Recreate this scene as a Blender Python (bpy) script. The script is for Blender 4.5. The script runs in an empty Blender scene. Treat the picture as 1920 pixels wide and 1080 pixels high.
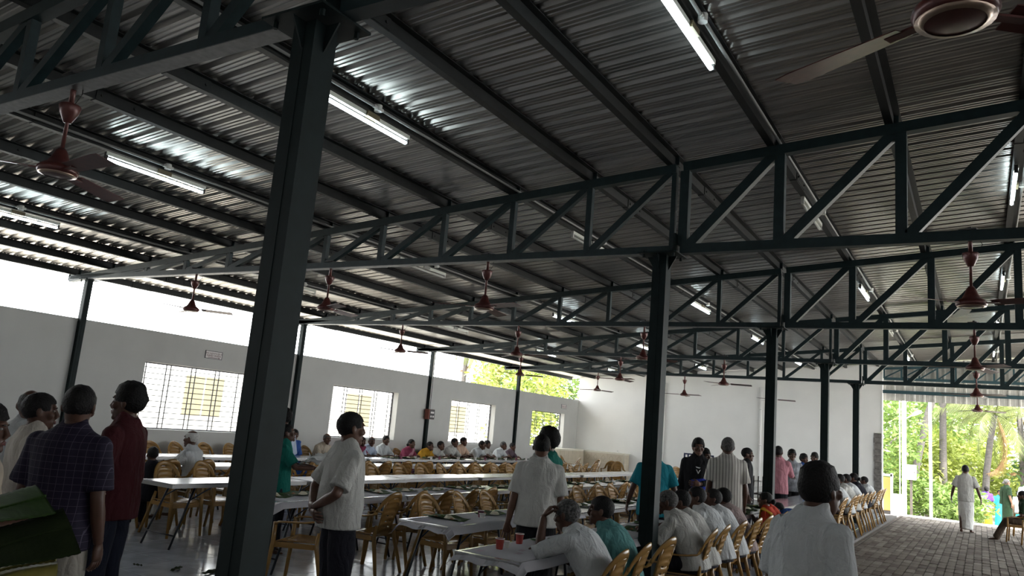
import bpy, math, random
import numpy as np
from mathutils import Vector, Matrix, noise

random.seed(7)
S = bpy.context.scene
COL = S.collection

# ------------------------------------------------------------------ camera
cam_d = bpy.data.cameras.new('camera')
cam = bpy.data.objects.new('camera', cam_d); COL.objects.link(cam)
cam_d.sensor_width = 36.0; cam_d.lens = 1445.24 / 1920 * 36.0
cam_d.clip_start = 0.05; cam_d.clip_end = 500
_y, _p, _r = [math.radians(a) for a in (-31.6263, 10.1134, 4.9077)]
_f = Vector((math.sin(_y)*math.cos(_p), math.cos(_y)*math.cos(_p), math.sin(_p)))
_r0 = Vector((math.cos(_y), -math.sin(_y), 0)); _u0 = _r0.cross(_f)
_R = math.cos(_r)*_r0 + math.sin(_r)*_u0; _U = -math.sin(_r)*_r0 + math.cos(_r)*_u0
M = Matrix((( _R.x, _U.x, -_f.x, 13.361), (_R.y, _U.y, -_f.y, -7.528), (_R.z, _U.z, -_f.z, 1.720), (0, 0, 0, 1)))
cam.matrix_world = M
S.camera = cam

# ------------------------------------------------------------------ sky, sun, exposure
W = bpy.data.worlds.new('sky'); S.world = W; W.use_nodes = True
bg = W.node_tree.nodes['Background']
bg.inputs[0].default_value = (0.93, 0.97, 1.0, 1); bg.inputs[1].default_value = 6.0
sun_d = bpy.data.lights.new('sun', 'SUN'); sun_d.energy = 16.0; sun_d.angle = 0.01; sun_d.color = (1, .95, .86)
sun = bpy.data.objects.new('sun', sun_d); COL.objects.link(sun)
sun.rotation_euler = Vector((-0.34, 0.36, -0.87)).to_track_quat('-Z', 'Y').to_euler()
S.view_settings.view_transform = 'Standard'; S.view_settings.look = 'None'
S.view_settings.gamma = 1.0; S.view_settings.use_curve_mapping = False
S.view_settings.exposure = 0.42

# ------------------------------------------------------------------ materials
MATS = {}
def mat(name, col, rough=.6, metal=0., noise_amt=0., noise_scale=8., bump=0., bump_scale=40., spec=.5, emit=None, estr=0., transl=0., stretch=None, dark=None, folds=0.):
    if name in MATS: return MATS[name]
    m = bpy.data.materials.new(name); m.use_nodes = True; nt = m.node_tree; N = nt.nodes; L = nt.links
    b = N['Principled BSDF']; b.inputs['Base Color'].default_value = (*col, 1); b.inputs['Roughness'].default_value = rough
    b.inputs['Metallic'].default_value = metal; b.inputs['Specular IOR Level'].default_value = spec
    if emit: b.inputs['Emission Color'].default_value = (*emit, 1); b.inputs['Emission Strength'].default_value = estr
    if noise_amt or bump:
        tc = N.new('ShaderNodeTexCoord'); mp = N.new('ShaderNodeMapping'); L.new(tc.outputs['Object'], mp.inputs[0])
        if stretch: mp.inputs['Scale'].default_value = stretch
    if noise_amt:
        n = N.new('ShaderNodeTexNoise'); n.inputs['Scale'].default_value = noise_scale; n.inputs['Detail'].default_value = 6
        L.new(mp.outputs[0], n.inputs[0])
        r = N.new('ShaderNodeValToRGB'); d = dark or tuple(c*(1-noise_amt) for c in col)
        r.color_ramp.elements[0].color = (*d, 1); r.color_ramp.elements[1].color = (*[min(1, c*(1+noise_amt*.4)) for c in col], 1)
        r.color_ramp.elements[0].position = .3; r.color_ramp.elements[1].position = .7
        L.new(n.outputs[0], r.inputs[0]); L.new(r.outputs[0], b.inputs['Base Color'])
    if bump:
        n2 = N.new('ShaderNodeTexNoise'); n2.inputs['Scale'].default_value = bump_scale; n2.inputs['Detail'].default_value = 5
        L.new(mp.outputs[0], n2.inputs[0])
        bp = N.new('ShaderNodeBump'); bp.inputs['Strength'].default_value = bump; bp.inputs['Distance'].default_value = .02
        L.new(n2.outputs[0], bp.inputs['Height']); L.new(bp.outputs[0], b.inputs['Normal'])
    if folds:
        m3 = N.new('ShaderNodeMapping'); m3.inputs['Scale'].default_value = (1, 1, .38); m3.inputs['Rotation'].default_value = (.15, .2, .1); L.new(tc.outputs['Object'], m3.inputs[0])
        n3 = N.new('ShaderNodeTexNoise'); n3.inputs['Scale'].default_value = 13.0; n3.inputs['Detail'].default_value = 2.5; n3.inputs['Distortion'].default_value = 1.1
        L.new(m3.outputs[0], n3.inputs[0]); b3 = N.new('ShaderNodeBump'); b3.inputs['Strength'].default_value = folds; b3.inputs['Distance'].default_value = .06
        L.new(n3.outputs[0], b3.inputs['Height']); L.new(bp.outputs[0], b3.inputs['Normal']); L.new(b3.outputs[0], b.inputs['Normal'])
    if transl:
        t = N.new('ShaderNodeBsdfTranslucent'); mx = N.new('ShaderNodeMixShader'); mx.inputs[0].default_value = transl
        t.inputs[0].default_value = (*col, 1)
        L.new(b.outputs[0], mx.inputs[1]); L.new(t.outputs[0], mx.inputs[2]); L.new(mx.outputs[0], N['Material Output'].inputs[0])
    MATS[name] = m
    return m

def stripe_mat(name, base, line, axis=0, scale=60., width=.25, grid=False, line2=None, rough=.8):
    """woven cloth with regular lines: axis 0/1/2 object coordinate, grid adds vertical lines"""
    if name in MATS: return MATS[name]
    m = bpy.data.materials.new(name); m.use_nodes = True; nt = m.node_tree; N = nt.nodes; L = nt.links
    b = N['Principled BSDF']; b.inputs['Roughness'].default_value = rough; b.inputs['Specular IOR Level'].default_value = .2
    tc = N.new('ShaderNodeTexCoord'); sp = N.new('ShaderNodeSeparateXYZ'); L.new(tc.outputs['Object'], sp.inputs[0])
    def lines(ax):
        mu = N.new('ShaderNodeMath'); mu.operation = 'MULTIPLY'; mu.inputs[1].default_value = scale; L.new(sp.outputs[ax], mu.inputs[0])
        fr = N.new('ShaderNodeMath'); fr.operation = 'FRACT'; L.new(mu.outputs[0], fr.inputs[0])
        lt = N.new('ShaderNodeMath'); lt.operation = 'LESS_THAN'; lt.inputs[1].default_value = width; L.new(fr.outputs[0], lt.inputs[0])
        return lt.outputs[0]
    f = lines(axis)
    if grid:
        f2 = lines(2); mx0 = N.new('ShaderNodeMath'); mx0.operation = 'MAXIMUM'; L.new(f, mx0.inputs[0]); L.new(f2, mx0.inputs[1]); f = mx0.outputs[0]
    mx = N.new('ShaderNodeMix'); mx.data_type = 'RGBA'; mx.inputs[6].default_value = (*base, 1); mx.inputs[7].default_value = (*line, 1)
    L.new(f, mx.inputs[0]); L.new(mx.outputs[2], b.inputs['Base Color'])
    MATS[name] = m
    return m

TEAL = mat('painted_steel_teal', (.0085, .021, .0235), .5, 0, .35, 14, spec=.35)
TEALCOL = mat('column_steel_teal', (.006, .013, .013), .6, 0, .3, 9, spec=.18)
FLANGE = mat('lit_flange', (.16, .16, .16), .5, .3, .3, 20)  # lighter than the chord: outdoor light on its underside put into the colour
PURL = mat('purlin_steel', (.013, .015, .015), .55, 0, .3, 12, spec=.3)
SHEET = mat('galvanised_sheet', (.46, .44, .41), .30, .9, .30, 5, stretch=(.3, 6, 1))
GSHEET = mat('gable_sheet', (.74, .72, .66), .5, .1, .15, 8)
WALLP = mat('wall_paint_dimmed', (.50, .495, .47), .85, 0, .07, 1.6, .05, 90, spec=.2)  # darkened: the weaker light on the left wall is in the colour
WALLE = mat('end_wall_paint_lit', (.90, .89, .855), .85, 0, .07, .8, .05, 90, spec=.2)  # lightened: the end wall's stronger light is put into the colour
TILE = mat('floor_tile', (.36, .385, .43), .13, 0, .28, 3.5, .02, 12, spec=.6)
GROUT = mat('floor_grout', (.12, .12, .12), .8)
PAVE = [mat('paver_%s' % n, c, .95, 0, .35, 9, .2, 60, spec=.1) for n, c in (('grey', (.165, .142, .122)), ('brown', (.115, .095, .082)), ('pale', (.22, .195, .17)))]
SAND = mat('paver_joint_sand', (.022, .019, .016), .95)
KERB = mat('kerb_concrete', (.07, .06, .054), .85, 0, .3, 6, .2, 50)
PLASTIC = mat('tan_plastic', (.33, .185, .058), .2, 0, .12, 5, spec=.5, transl=.22)
TSTEEL = mat('table_steel', (.62, .63, .65), .22, .9, .12, 6)
TEDGE = mat('table_edge', (.32, .31, .30), .4, .7)
DLEG = mat('table_leg_paint', (.012, .016, .022), .35, .3)
MAROON = mat('fan_maroon', (.105, .03, .026), .32, .2, .25, 20)
FANTRIM = mat('fan_trim', (.35, .26, .2), .3, .7)
WHITEP = mat('white_plastic', (.72, .72, .68), .4)
BALLAST = mat('ballast_case', (.16, .13, .07), .5); CONDP = mat('grey_conduit', (.30, .30, .28), .5)
BATTEN = mat('batten_enamel', (.78, .80, .72), .4)
LIT = mat('fluorescent_lit', (.9, .95, 1), .3, emit=(.78, .94, 1.0), estr=13.0)
UNLIT = mat('fluorescent_off', (.70, .70, .64), .25)
BLACK = mat('black_rubber', (.012, .012, .012), .5)
BLOCK = mat('concrete_block', (.20, .185, .17), .9, 0, .4, 12, .3, 50)
CREAM = mat('neighbour_plaster', (.86, .85, .80), .9, 0, .06, 2)
SHUT = mat('beige_shutter', (.20, .175, .105), .6, 0, .08, 6)
WINGRILL = mat('grille_steel', (.05, .05, .055), .5, .4)
GROUND = mat('dry_ground', (.62, .58, .52), .95, 0, .2, 2)
LEAFM = [mat('leaf_%s' % n, c, .5, 0, .45, 3.0, transl=.25) for n, c in (('yellow', (.30, .36, .07)), ('mid', (.16, .25, .055)), ('dark', (.07, .14, .04)))]
PALMM = mat('palm_frond', (.16, .19, .06), .5, 0, .4, 2.5, transl=.3)
PALMD = mat('palm_frond_dry', (.25, .14, .06), .7, 0, .3, 3)
BARK = mat('palm_bark', (.10, .09, .085), .9, 0, .4, 8, .4, 30, stretch=(1, 1, 5))
BARK2 = mat('branch_bark', (.20, .18, .15), .9, 0, .3, 8)
BANANA = mat('banana_leaf', (.026, .058, .012), .7, 0, .35, 8, .1, 60, spec=.15, stretch=(1, 8, 1))
BANANAB = mat('banana_leaf_dark', (.016, .024, .009), .8, 0, .35, 8, .1, 60, spec=.1)
BANANAY = mat('banana_leaf_edge', (.24, .20, .045), .6, 0, .3, 12)
RICE = mat('cooked_rice', (.68, .62, .48), .8, 0, .2, 60, .3, 200)
CURRY = mat('curry', (.26, .10, .03), .5, 0, .5, 60, .3, 150)
GREENS = mat('vegetable_side', (.10, .16, .04), .6, 0, .5, 60, .3, 150)
PAPER = mat('table_paper', (.46, .45, .48), .8, 0, .05, 4)
REDCUP = mat('red_paper_cup', (.42, .06, .05), .5, 0, .12, 30)
WCUP = mat('white_cup', (.75, .73, .70), .5)
PURCUP = mat('purple_cup', (.22, .06, .10), .5)
SOUP = mat('cup_rim', (.78, .76, .72), .5)
BTILE = mat('basin_tile', (.58, .50, .38), .35, 0, .08, 4)
BTILE2 = mat('basin_tile_motif', (.40, .33, .22), .35)
BTRIM = mat('basin_cap', (.72, .68, .58), .4)
BLUEST = mat('blue_frame_paint', (.02, .03, .09), .4, .2)
PANELR = mat('meter_box_red', (.22, .06, .04), .5)
PANELD = mat('meter_box_dark', (.03, .025, .025), .4)
PRINT = mat('sign_print', (.12, .03, .03), .7)
SIGNB = mat('sign_board', (.68, .64, .62), .6)
SIGNF = mat('sign_frame', (.10, .10, .10), .6)
ORANGE = mat('orange_gate', (.80, .42, .12), .6)
LAMPW = mat('outdoor_white', (.86, .86, .86), .6)
CLOTHW = mat('white_cloth', (.76, .75, .74), .9, 0, .06, 5, .3, 18)
SKIN = [mat('skin_%d' % i, c, .48, 0, .15, 12, spec=.35) for i, c in enumerate(((.072, .033, .021), (.105, .050, .032), (.17, .085, .055)))]
HAIRB = mat('hair_black', (.006, .005, .005), .6, 0, .3, 60, .6, 90, spec=.2)
HAIRG = mat('hair_grey', (.10, .097, .095), .7, 0, .8, 50, .6, 90, spec=.2)
HAIRW = mat('hair_white', (.55, .54, .52), .6, 0, .3, 60, .5, 120)
EYEW = mat('eye_white', (.28, .26, .24), .3)
EYEB = mat('eye_dark', (.01, .008, .006), .2)
LIPS = mat('lip', (.13, .045, .04), .45)
NAIL = mat('nail', (.30, .18, .14), .35)

# ------------------------------------------------------------------ geometry helper
class G:
    def __init__(s): s.v = []; s.f = []; s.m = []
    def add(s, vs, fs, mi=0):
        o = len(s.v); s.v += [tuple(v) for v in vs]; s.f += [tuple(i+o for i in f) for f in fs]; s.m += [mi]*len(fs); return s
    def box(s, c, d, mi=0, rot=None):
        x, y, z = d[0]/2, d[1]/2, d[2]/2
        vs = [Vector((a*x, b*y, e*z)) for a in (-1, 1) for b in (-1, 1) for e in (-1, 1)]
        if rot is not None: vs = [rot @ v for v in vs]
        c = Vector(c)
        return s.add([v+c for v in vs], [(0, 1, 3, 2), (4, 6, 7, 5), (0, 4, 5, 1), (2, 3, 7, 6), (0, 2, 6, 4), (1, 5, 7, 3)], mi)
    def bar(s, a, b, w, h, up=(0, 0, 1), mi=0, w2=None, h2=None):
        a, b = Vector(a), Vector(b); t = (b-a).normalized(); up = Vector(up)
        x = t.cross(up)
        if x.length < 1e-4: x = t.cross(Vector((1, 0, 0)))
        x.normalize(); y = x.cross(t); w2 = w2 or w; h2 = h2 or h
        vs = [a+x*i*w/2+y*j*h/2 for i, j in ((-1, -1), (1, -1), (1, 1), (-1, 1))] + [b+x*i*w2/2+y*j*h2/2 for i, j in ((-1, -1), (1, -1), (1, 1), (-1, 1))]
        return s.add(vs, [(3, 2, 1, 0), (4, 5, 6, 7), (0, 1, 5, 4), (1, 2, 6, 5), (2, 3, 7, 6), (3, 0, 4, 7)], mi)
    def loft(s, pts, rads, xax=None, n=12, mi=0, caps=True):
        pts = [Vector(p) for p in pts]; k = len(pts); rads = [(r, r) if not isinstance(r, (tuple, list)) else r for r in rads]
        XL_ = [Vector(q) for q in xax] if xax is not None and isinstance(xax[0], (tuple, list, Vector)) else None
        X = Vector(xax) if xax is not None and XL_ is None else None
        vs = []; prev = None
        for i in range(k):
            t = (pts[min(i+1, k-1)]-pts[max(i-1, 0)]).normalized()
            if XL_ is not None: x = XL_[i] - t*XL_[i].dot(t)
            elif X is not None: x = X - t*X.dot(t)
            elif prev is None: x = t.cross(Vector((0.13, .29, .95)) if abs(t.z) < .9 else Vector((1, .02, 0)))
            else: x = prev - t*prev.dot(t)
            x.normalize(); prev = x; y = t.cross(x)
            for j in range(n):
                a = 2*math.pi*j/n; vs.append(pts[i]+x*rads[i][0]*math.cos(a)+y*rads[i][1]*math.sin(a))
        fs = [(i*n+j, i*n+(j+1) % n, (i+1)*n+(j+1) % n, (i+1)*n+j) for i in range(k-1) for j in range(n)]
        if caps: fs += [tuple(reversed(range(n))), tuple((k-1)*n+j for j in range(n))]
        return s.add(vs, fs, mi)
    def ball(s, c, r, nu=12, nv=8, mi=0, rot=None):
        r = (r, r, r) if not isinstance(r, (tuple, list)) else r; c = Vector(c)
        vs = []
        for i in range(nv+1):
            th = math.pi*i/nv
            for j in range(nu):
                a = 2*math.pi*j/nu; v = Vector((r[0]*math.sin(th)*math.cos(a), r[1]*math.sin(th)*math.sin(a), r[2]*math.cos(th)))
                if rot is not None: v = rot @ v
                vs.append(c+v)
        fs = [(i*nu+j, (i+1)*nu+j, (i+1)*nu+(j+1) % nu, i*nu+(j+1) % nu) for i in range(nv) for j in range(nu)]
        return s.add(vs, fs, mi)
    def lathe(s, prof, n=16, c=(0, 0, 0), mi=0):
        c = Vector(c); k = len(prof)
        vs = [c+Vector((r*math.cos(2*math.pi*j/n), r*math.sin(2*math.pi*j/n), z)) for r, z in prof for j in range(n)]
        fs = [(i*n+j, i*n+(j+1) % n, (i+1)*n+(j+1) % n, (i+1)*n+j) for i in range(k-1) for j in range(n)]
        return s.add(vs, fs, mi)
    def sheet(s, fn, nu, nv, th=None, skip=None, mi=0):
        """grid fn(u,v)->point for u,v in 0..1; th: thickness vector function or None"""
        vs = [Vector(fn(i/nu, j/nv)) for j in range(nv+1) for i in range(nu+1)]; w = nu+1
        cells = [(i, j) for j in range(nv) for i in range(nu) if not (skip and skip(i, j))]
        fs = [(j*w+i, j*w+i+1, (j+1)*w+i+1, (j+1)*w+i) for i, j in cells]
        if th is None: return s.add(vs, fs, mi)
        o = len(vs); off = Vector(th); vs2 = vs+[v+off for v in vs]
        fs2 = fs+[tuple(reversed([a+o for a in f])) for f in fs]
        ec = {}
        for f in fs:
            for a, b in zip(f, f[1:]+f[:1]): ec[(a, b)] = 1
        for (a, b) in list(ec):
            if (b, a) not in ec: fs2.append((b, a, a+o, b+o))
        return s.add(vs2, fs2, mi)
    def merge(s, g, Mx=None, mi=None):
        vs = [Mx @ Vector(v) for v in g.v] if Mx is not None else g.v
        o = len(s.v); s.v += [tuple(v) for v in vs]; s.f += [tuple(i+o for i in f) for f in g.f]; s.m += [m if mi is None else mi for m in g.m]; return s
    def mesh(s, name, mats, smooth=False):
        me = bpy.data.meshes.new(name); me.from_pydata(s.v, [], s.f)
        for m in (mats if isinstance(mats, (list, tuple)) else [mats]): me.materials.append(m)
        if any(s.m): me.polygons.foreach_set('material_index', s.m)
        if smooth: me.polygons.foreach_set('use_smooth', [True]*len(me.polygons))
        me.update(); return me

def put(name, data, parent=None, loc=None, rotz=None):
    o = bpy.data.objects.new(name, data); COL.objects.link(o)
    if parent is not None: o.parent = parent
    if loc is not None: o.location = loc
    if rotz is not None: o.rotation_euler = (0, 0, rotz)
    return o
def build(name, g, mats, parent=None, loc=None, rotz=None, smooth=False):
    return put(name, g.mesh(name, mats, smooth), parent, loc, rotz)
def tag(o, label, cat, group=None):
    o['label'] = label; o['category'] = cat
    if group: o['group'] = group
    return o
def thing(name, label, cat, loc=(0, 0, 0), rotz=0, group=None):
    return tag(put(name, None, None, loc, rotz), label, cat, group)
def struct(o): o['kind'] = 'structure'; return o
def copy_tree(o, parent=None, loc=None, rotz=None, label=None, group=None):
    c = o.copy(); COL.objects.link(c)
    if parent is not None: c.parent = parent
    if loc is not None: c.location = loc
    if rotz is not None: c.rotation_euler = (0, 0, rotz)
    if label: c['label'] = label
    if group: c['group'] = group
    for ch in list(o.children): copy_tree(ch, c)
    return c
ORD = ['first', 'second', 'third', 'fourth', 'fifth', 'sixth', 'seventh', 'eighth', 'ninth', 'tenth', 'eleventh', 'twelfth', 'thirteenth', 'fourteenth', 'fifteenth', 'sixteenth', 'seventeenth', 'eighteenth', 'nineteenth', 'twentieth', 'twenty-first', 'twenty-second', 'twenty-third', 'twenty-fourth', 'twenty-fifth', 'twenty-sixth', 'twenty-seventh', 'twenty-eighth', 'twenty-ninth', 'thirtieth']

# ================================================================== THE HALL
YT = [-5.03, 0.0, 5.12, 10.15, 15.06]        # truss lines, nearest the camera first
HB = 3.62                                     # underside of the bottom chords
RIDGE = 15.9; REAVE = 21.4
YEND = 19.81
def zt(x): return 3.724 + .0815*(x if x <= RIDGE else 2*RIDGE-x)
PX = [-.34, .66, 1.66, 2.66, 3.66, 4.66, 5.66, 6.66, 7.66, 8.66, 9.66, 10.62, 11.66, 12.72, 13.77, 14.82]

# ---- floor: laid tiles on a grout bed
fl = struct(build('floor', G().box((5.45, 3.9, -.12), (10.9, 32.1, .216)), GROUT))
tile_me = G()
tile_me.add([(-.298, -.298, -.012), (.298, -.298, -.012), (.298, .298, -.012), (-.298, .298, -.012), (-.294, -.294, 0), (.294, -.294, 0), (.294, .294, 0), (-.294, .294, 0)],
            [(4, 5, 6, 7), (0, 1, 5, 4), (1, 2, 6, 5), (2, 3, 7, 6), (3, 0, 4, 7)])
tm = tile_me.mesh('floor_tile', TILE)
rest = G(); n_t = 0
for iy in range(53):
    for ix in range(18):
        x, y = .3+ix*.6, -11.85+iy*.6
        if -3.6 < y < 4.7 and n_t < 300 and x > 1.0:
            put('floor_tile', tm, fl, (x, y, 0)); n_t += 1
        else: rest.merge(tile_me, Matrix.Translation((x, y, 0)))
r_ = build('floor_tiles', rest, TILE, fl); r_['kind'] = 'stuff'
kb = struct(build('trim_1', G().box((10.99, 4.0, -.06), (.22, 32.2, .10)), KERB))      # dark kerb strip along the plinth
pv = struct(build('pavement', G().box((16.2, 4.6, -.16), (10.2, 33.4, .16)), SAND))
# pavers: long blocks with clipped corners, laid in straight courses along the aisle
pb = G(); w2, d2, c_ = .064, .214, .018
oc = [(-w2+c_, -d2), (w2-c_, -d2), (w2, -d2+c_*1.6), (w2, d2-c_*1.6), (w2-c_, d2), (-w2+c_, d2), (-w2, d2-c_*1.6), (-w2, -d2+c_*1.6)]
pb.add([(x, y, -.02) for x, y in oc]+[(x*.95, y*.978, 0) for x, y in oc], [tuple(range(8, 16))]+[(i, (i+1) % 8, 8+(i+1) % 8, 8+i) for i in range(8)])
pms = [pb.mesh('paver', m) for m in PAVE]
restp = [G(), G(), G()]; n_p = 0
for iy in range(70):
    y = -9.44+iy*.44
    for ix in range(50):
        x = 11.27+ix*.134
        k = random.choice((0, 0, 0, 1, 1, 2)); z = -.062+random.uniform(-.006, .004)
        if n_p < 300 and 11.2+(y-5.7)*.05 < x < 12.1+(y-5.7)*.68 and y > 5.3:
            put('paver', pms[k], pv, (x, y, z)).rotation_euler = (random.uniform(-.008, .008), random.uniform(-.02, .02), 0); n_p += 1
        else: restp[k].merge(pb, Matrix.Translation((x, y, z)))
for k in range(3):
    r_ = build('pavers', restp[k], PAVE[k], pv); r_['kind'] = 'stuff'
# second kerb course beside the pavers
build('kerb_course', G().box((11.145, 4.6, -.064), (.075, 33, .012)), PAVE[1], pv)

# ---- left wall with four window openings, low wall open to the eaves
WIN = [(1.35, 3.84), (6.36, 8.84), (11.33, 13.79), (16.22, 18.70)]
wl = G(); X0, T = -.115, .23
ys = [-12.0]+[a for w in WIN for a in w]+[YEND]
for i in range(0, len(ys)-1):
    a, b = ys[i], ys[i+1]
    if i % 2 == 0: wl.box((X0, (a+b)/2, 1.46), (T, b-a, 2.92))
    else:
        wl.box((X0, (a+b)/2, .545), (T, b-a, 1.09)); wl.box((X0, (a+b)/2, (2.335+2.92)/2), (T, b-a, 2.92-2.335))
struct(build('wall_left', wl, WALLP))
for n, (a, b) in enumerate(WIN):
    fr = G(); x = -.19
    for y in (a+.012, b-.012): fr.box((x, y, 1.7125), (.03, .024, 1.245))
    for z in (1.102, 2.323): fr.box((x, (a+b)/2, z), (.03, b-a, .024))
    w = struct(build('window_%d' % (n+1), fr, WINGRILL))
    L_ = b-a
    up = G().box((0, 0, 0), (.012, .02, 1.2)).mesh('grille_upright', WINGRILL)
    for fy in (.06, .235, .275, .465, .505, .695, .735, .93): put('grille_upright', up, w, (x, a+L_*fy, 1.7125))
    hb = G().box((0, 0, 0), (.014, L_-.03, .015)).mesh('grille_bar', WINGRILL)
    for k in range(11): put('grille_bar', hb, w, (x+.012, (a+b)/2, 1.19+k*.105))

# ---- end wall with a bare block pier at its free edge
ew = G()
ew.add([(-.0, YEND, 0), (10.48, YEND, 0), (10.48, YEND, zt(10.48)+.09), (-.0, YEND, zt(0)+.09),
        (-.0, YEND+.23, 0), (10.48, YEND+.23, 0), (10.48, YEND+.23, zt(10.48)+.09), (-.0, YEND+.23, zt(0)+.09)],
       [(0, 1, 2, 3), (5, 4, 7, 6), (1, 5, 6, 2), (4, 0, 3, 7), (3, 2, 6, 7), (0, 4, 5, 1)])
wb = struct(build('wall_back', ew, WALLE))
ew2 = G(); ew2.box((10.585, YEND+.115, (2.48+4.67)/2), (.21, .23, 4.67-2.48))
ew2.box((10.70, YEND+.115, 2.33), (.03, .26, 4.66))
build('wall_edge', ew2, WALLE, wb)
pier = thing('block_pier', 'bare grey concrete block pier at the free edge of the white end wall', 'pier', (10.585, YEND+.1, 0))
bz = 0.0; k = 0
while bz < 2.4:
    h = random.uniform(.175, .21); h = min(h, 2.47-bz)
    g = G().box((random.uniform(-.012, .012), random.uniform(-.012, .012), bz+h/2), (.205, .28, h-.012)); build('block', g, BLOCK, pier); bz += h; k += 1
build('mortar', G().box((0, .0, 1.235), (.185, .25, 2.47)), KERB, pier)
for i, x in enumerate((3.50, 6.95)):
    g = G(); g.loft([(0, 0, .0), (0, 0, 3.75)], [.04, .04], n=10)
    for z in (.6, 1.8, 3.0): g.loft([(0, 0, z-.03), (0, 0, z+.03)], [.047, .047], n=10)
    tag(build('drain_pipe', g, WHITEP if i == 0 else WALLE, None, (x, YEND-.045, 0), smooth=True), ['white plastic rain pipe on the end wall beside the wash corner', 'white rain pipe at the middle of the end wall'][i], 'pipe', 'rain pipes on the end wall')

# ---- unseen walls added to cut light: right one, raised nearby, and one behind camera
struct(build('wall_right_blocker', G().box((21.35, -3.0, 1.42), (.23, 18.0, 3.0)).box((21.35, -5.0, 3.45), (.23, 14.0, 1.10)), WALLP))
fw_ = G(); fw_.add([(-.23, -12.2, -.1), (21.4, -12.2, -.1), (21.4, -12.2, zt(21.4)+.1), (RIDGE, -12.2, zt(RIDGE)+.1), (-.23, -12.2, zt(-.23)+.1)], [(0, 1, 2, 3, 4)]); fw_.box((10.6, -12.32, 1.6), (21.6, .23, 3.4))
struct(build('wall_front_blocker', fw_, WALLP))

# ---- roof: ribbed metal sheets on both slopes
prof = []
for i in range(5):
    o = i*.2
    prof += [(o, 0), (o+.022, .036), (o+.052, .036), (o+.074, 0), (o+.098, 0), (o+.104, .008), (o+.116, .008), (o+.122, 0), (o+.150, 0), (o+.156, .008), (o+.168, .008), (o+.174, 0)]
prof += [(1.0, 0), (1.022, .036), (1.052, .036), (1.066, .012)]
def sheet_me(xa, xb, nm):
    g = G(); vs = []
    nx = 8
    for i in range(nx+1):
        x = xa+(xb-xa)*i/nx
        for y, z in prof: vs.append((x, y, zt(x)+.108+z))
    k = len(prof)
    g.add(vs, [(i*k+j, i*k+j+1, (i+1)*k+j+1, (i+1)*k+j) for i in range(nx) for j in range(k-1)])
    return g.mesh(nm, SHEET)
ridge = G()
ridge.add([(RIDGE-.25, -12, zt(RIDGE-.25)+.15), (RIDGE-.25, 20.4, zt(RIDGE-.25)+.15), (RIDGE, -12, zt(RIDGE)+.16), (RIDGE, 20.4, zt(RIDGE)+.16), (RIDGE+.25, -12, zt(RIDGE+.25)+.15), (RIDGE+.25, 20.4, zt(RIDGE+.25)+.15)], [(0, 2, 3, 1), (2, 4, 5, 3)])
ceil = struct(build('ceiling', ridge, SHEET))
sL, sR = sheet_me(-.78, RIDGE, 'roof_sheet'), sheet_me(RIDGE, REAVE+.3, 'roof_sheet')
for i in range(32):
    put('roof_sheet', sL, ceil, (0, -12+i*1.0, 0.0015*(i % 2))); put('roof_sheet', sR, ceil, (0, -12+i*1.0, 0.0015*(i % 2)))
g20 = G()
put('roof_sheet', sL, ceil, (0, 19.4, .003)); put('roof_sheet', sR, ceil, (0, 19.4, .003))

# ---- purlins: cold-formed Z sections with bolted laps
def purlin(x, nm_i):
    z = zt(x); t = thing('roof_purlin', 'long dark steel roof purlin, %s from the left eave' % ORD[nm_i], 'purlin', (x, 0, z), 0, 'roof purlins')
    g = G(); ya, yb = -12, 19.95 if x > 10.5 else YEND
    g.box((0, (ya+yb)/2, .054), (.012, yb-ya, .104)); g.box((-.03, (ya+yb)/2, .004), (.07, yb-ya, .008)); g.box((.03, (ya+yb)/2, .102), (.07, yb-ya, .008))
    g.box((-.062, (ya+yb)/2, .012), (.006, yb-ya, .022))
    build('z_section', g, PURL, t)
    lap = G().box((0, 0, .053), (.03, .42, .096)).box((-.03, 0, .0), (.076, .42, .01))
    for yy in (-.16, .16): lap.loft([(-.026, yy, .05), (.026, yy, .05)], [.012, .012], n=6)
    lm = lap.mesh('lap_splice', PURL)
    for y in YT: put('lap_splice', lm, t, (0, y+1.25, 0))
    cl = G().box((.02, 0, .05), (.06, .008, .1)).box((0, 0, -.002), (.1, .1, .008)).mesh('cleat', TEAL)
    for y in YT: put('cleat', cl, t, (0, y+.02, 0))
    return t
for i, x in enumerate(PX): purlin(x, i)
for i, x in enumerate((17.2, 18.5, 19.8, 21.0)):
    g = G().box((0, 4.2, .054), (.06, 32.3, .104))
    tag(build('roof_purlin', g, PURL, None, (x, 0, zt(x))), 'dark steel purlin beyond the roof ridge, %s to the right of it' % ORD[i], 'purlin', 'roof purlins')

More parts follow.
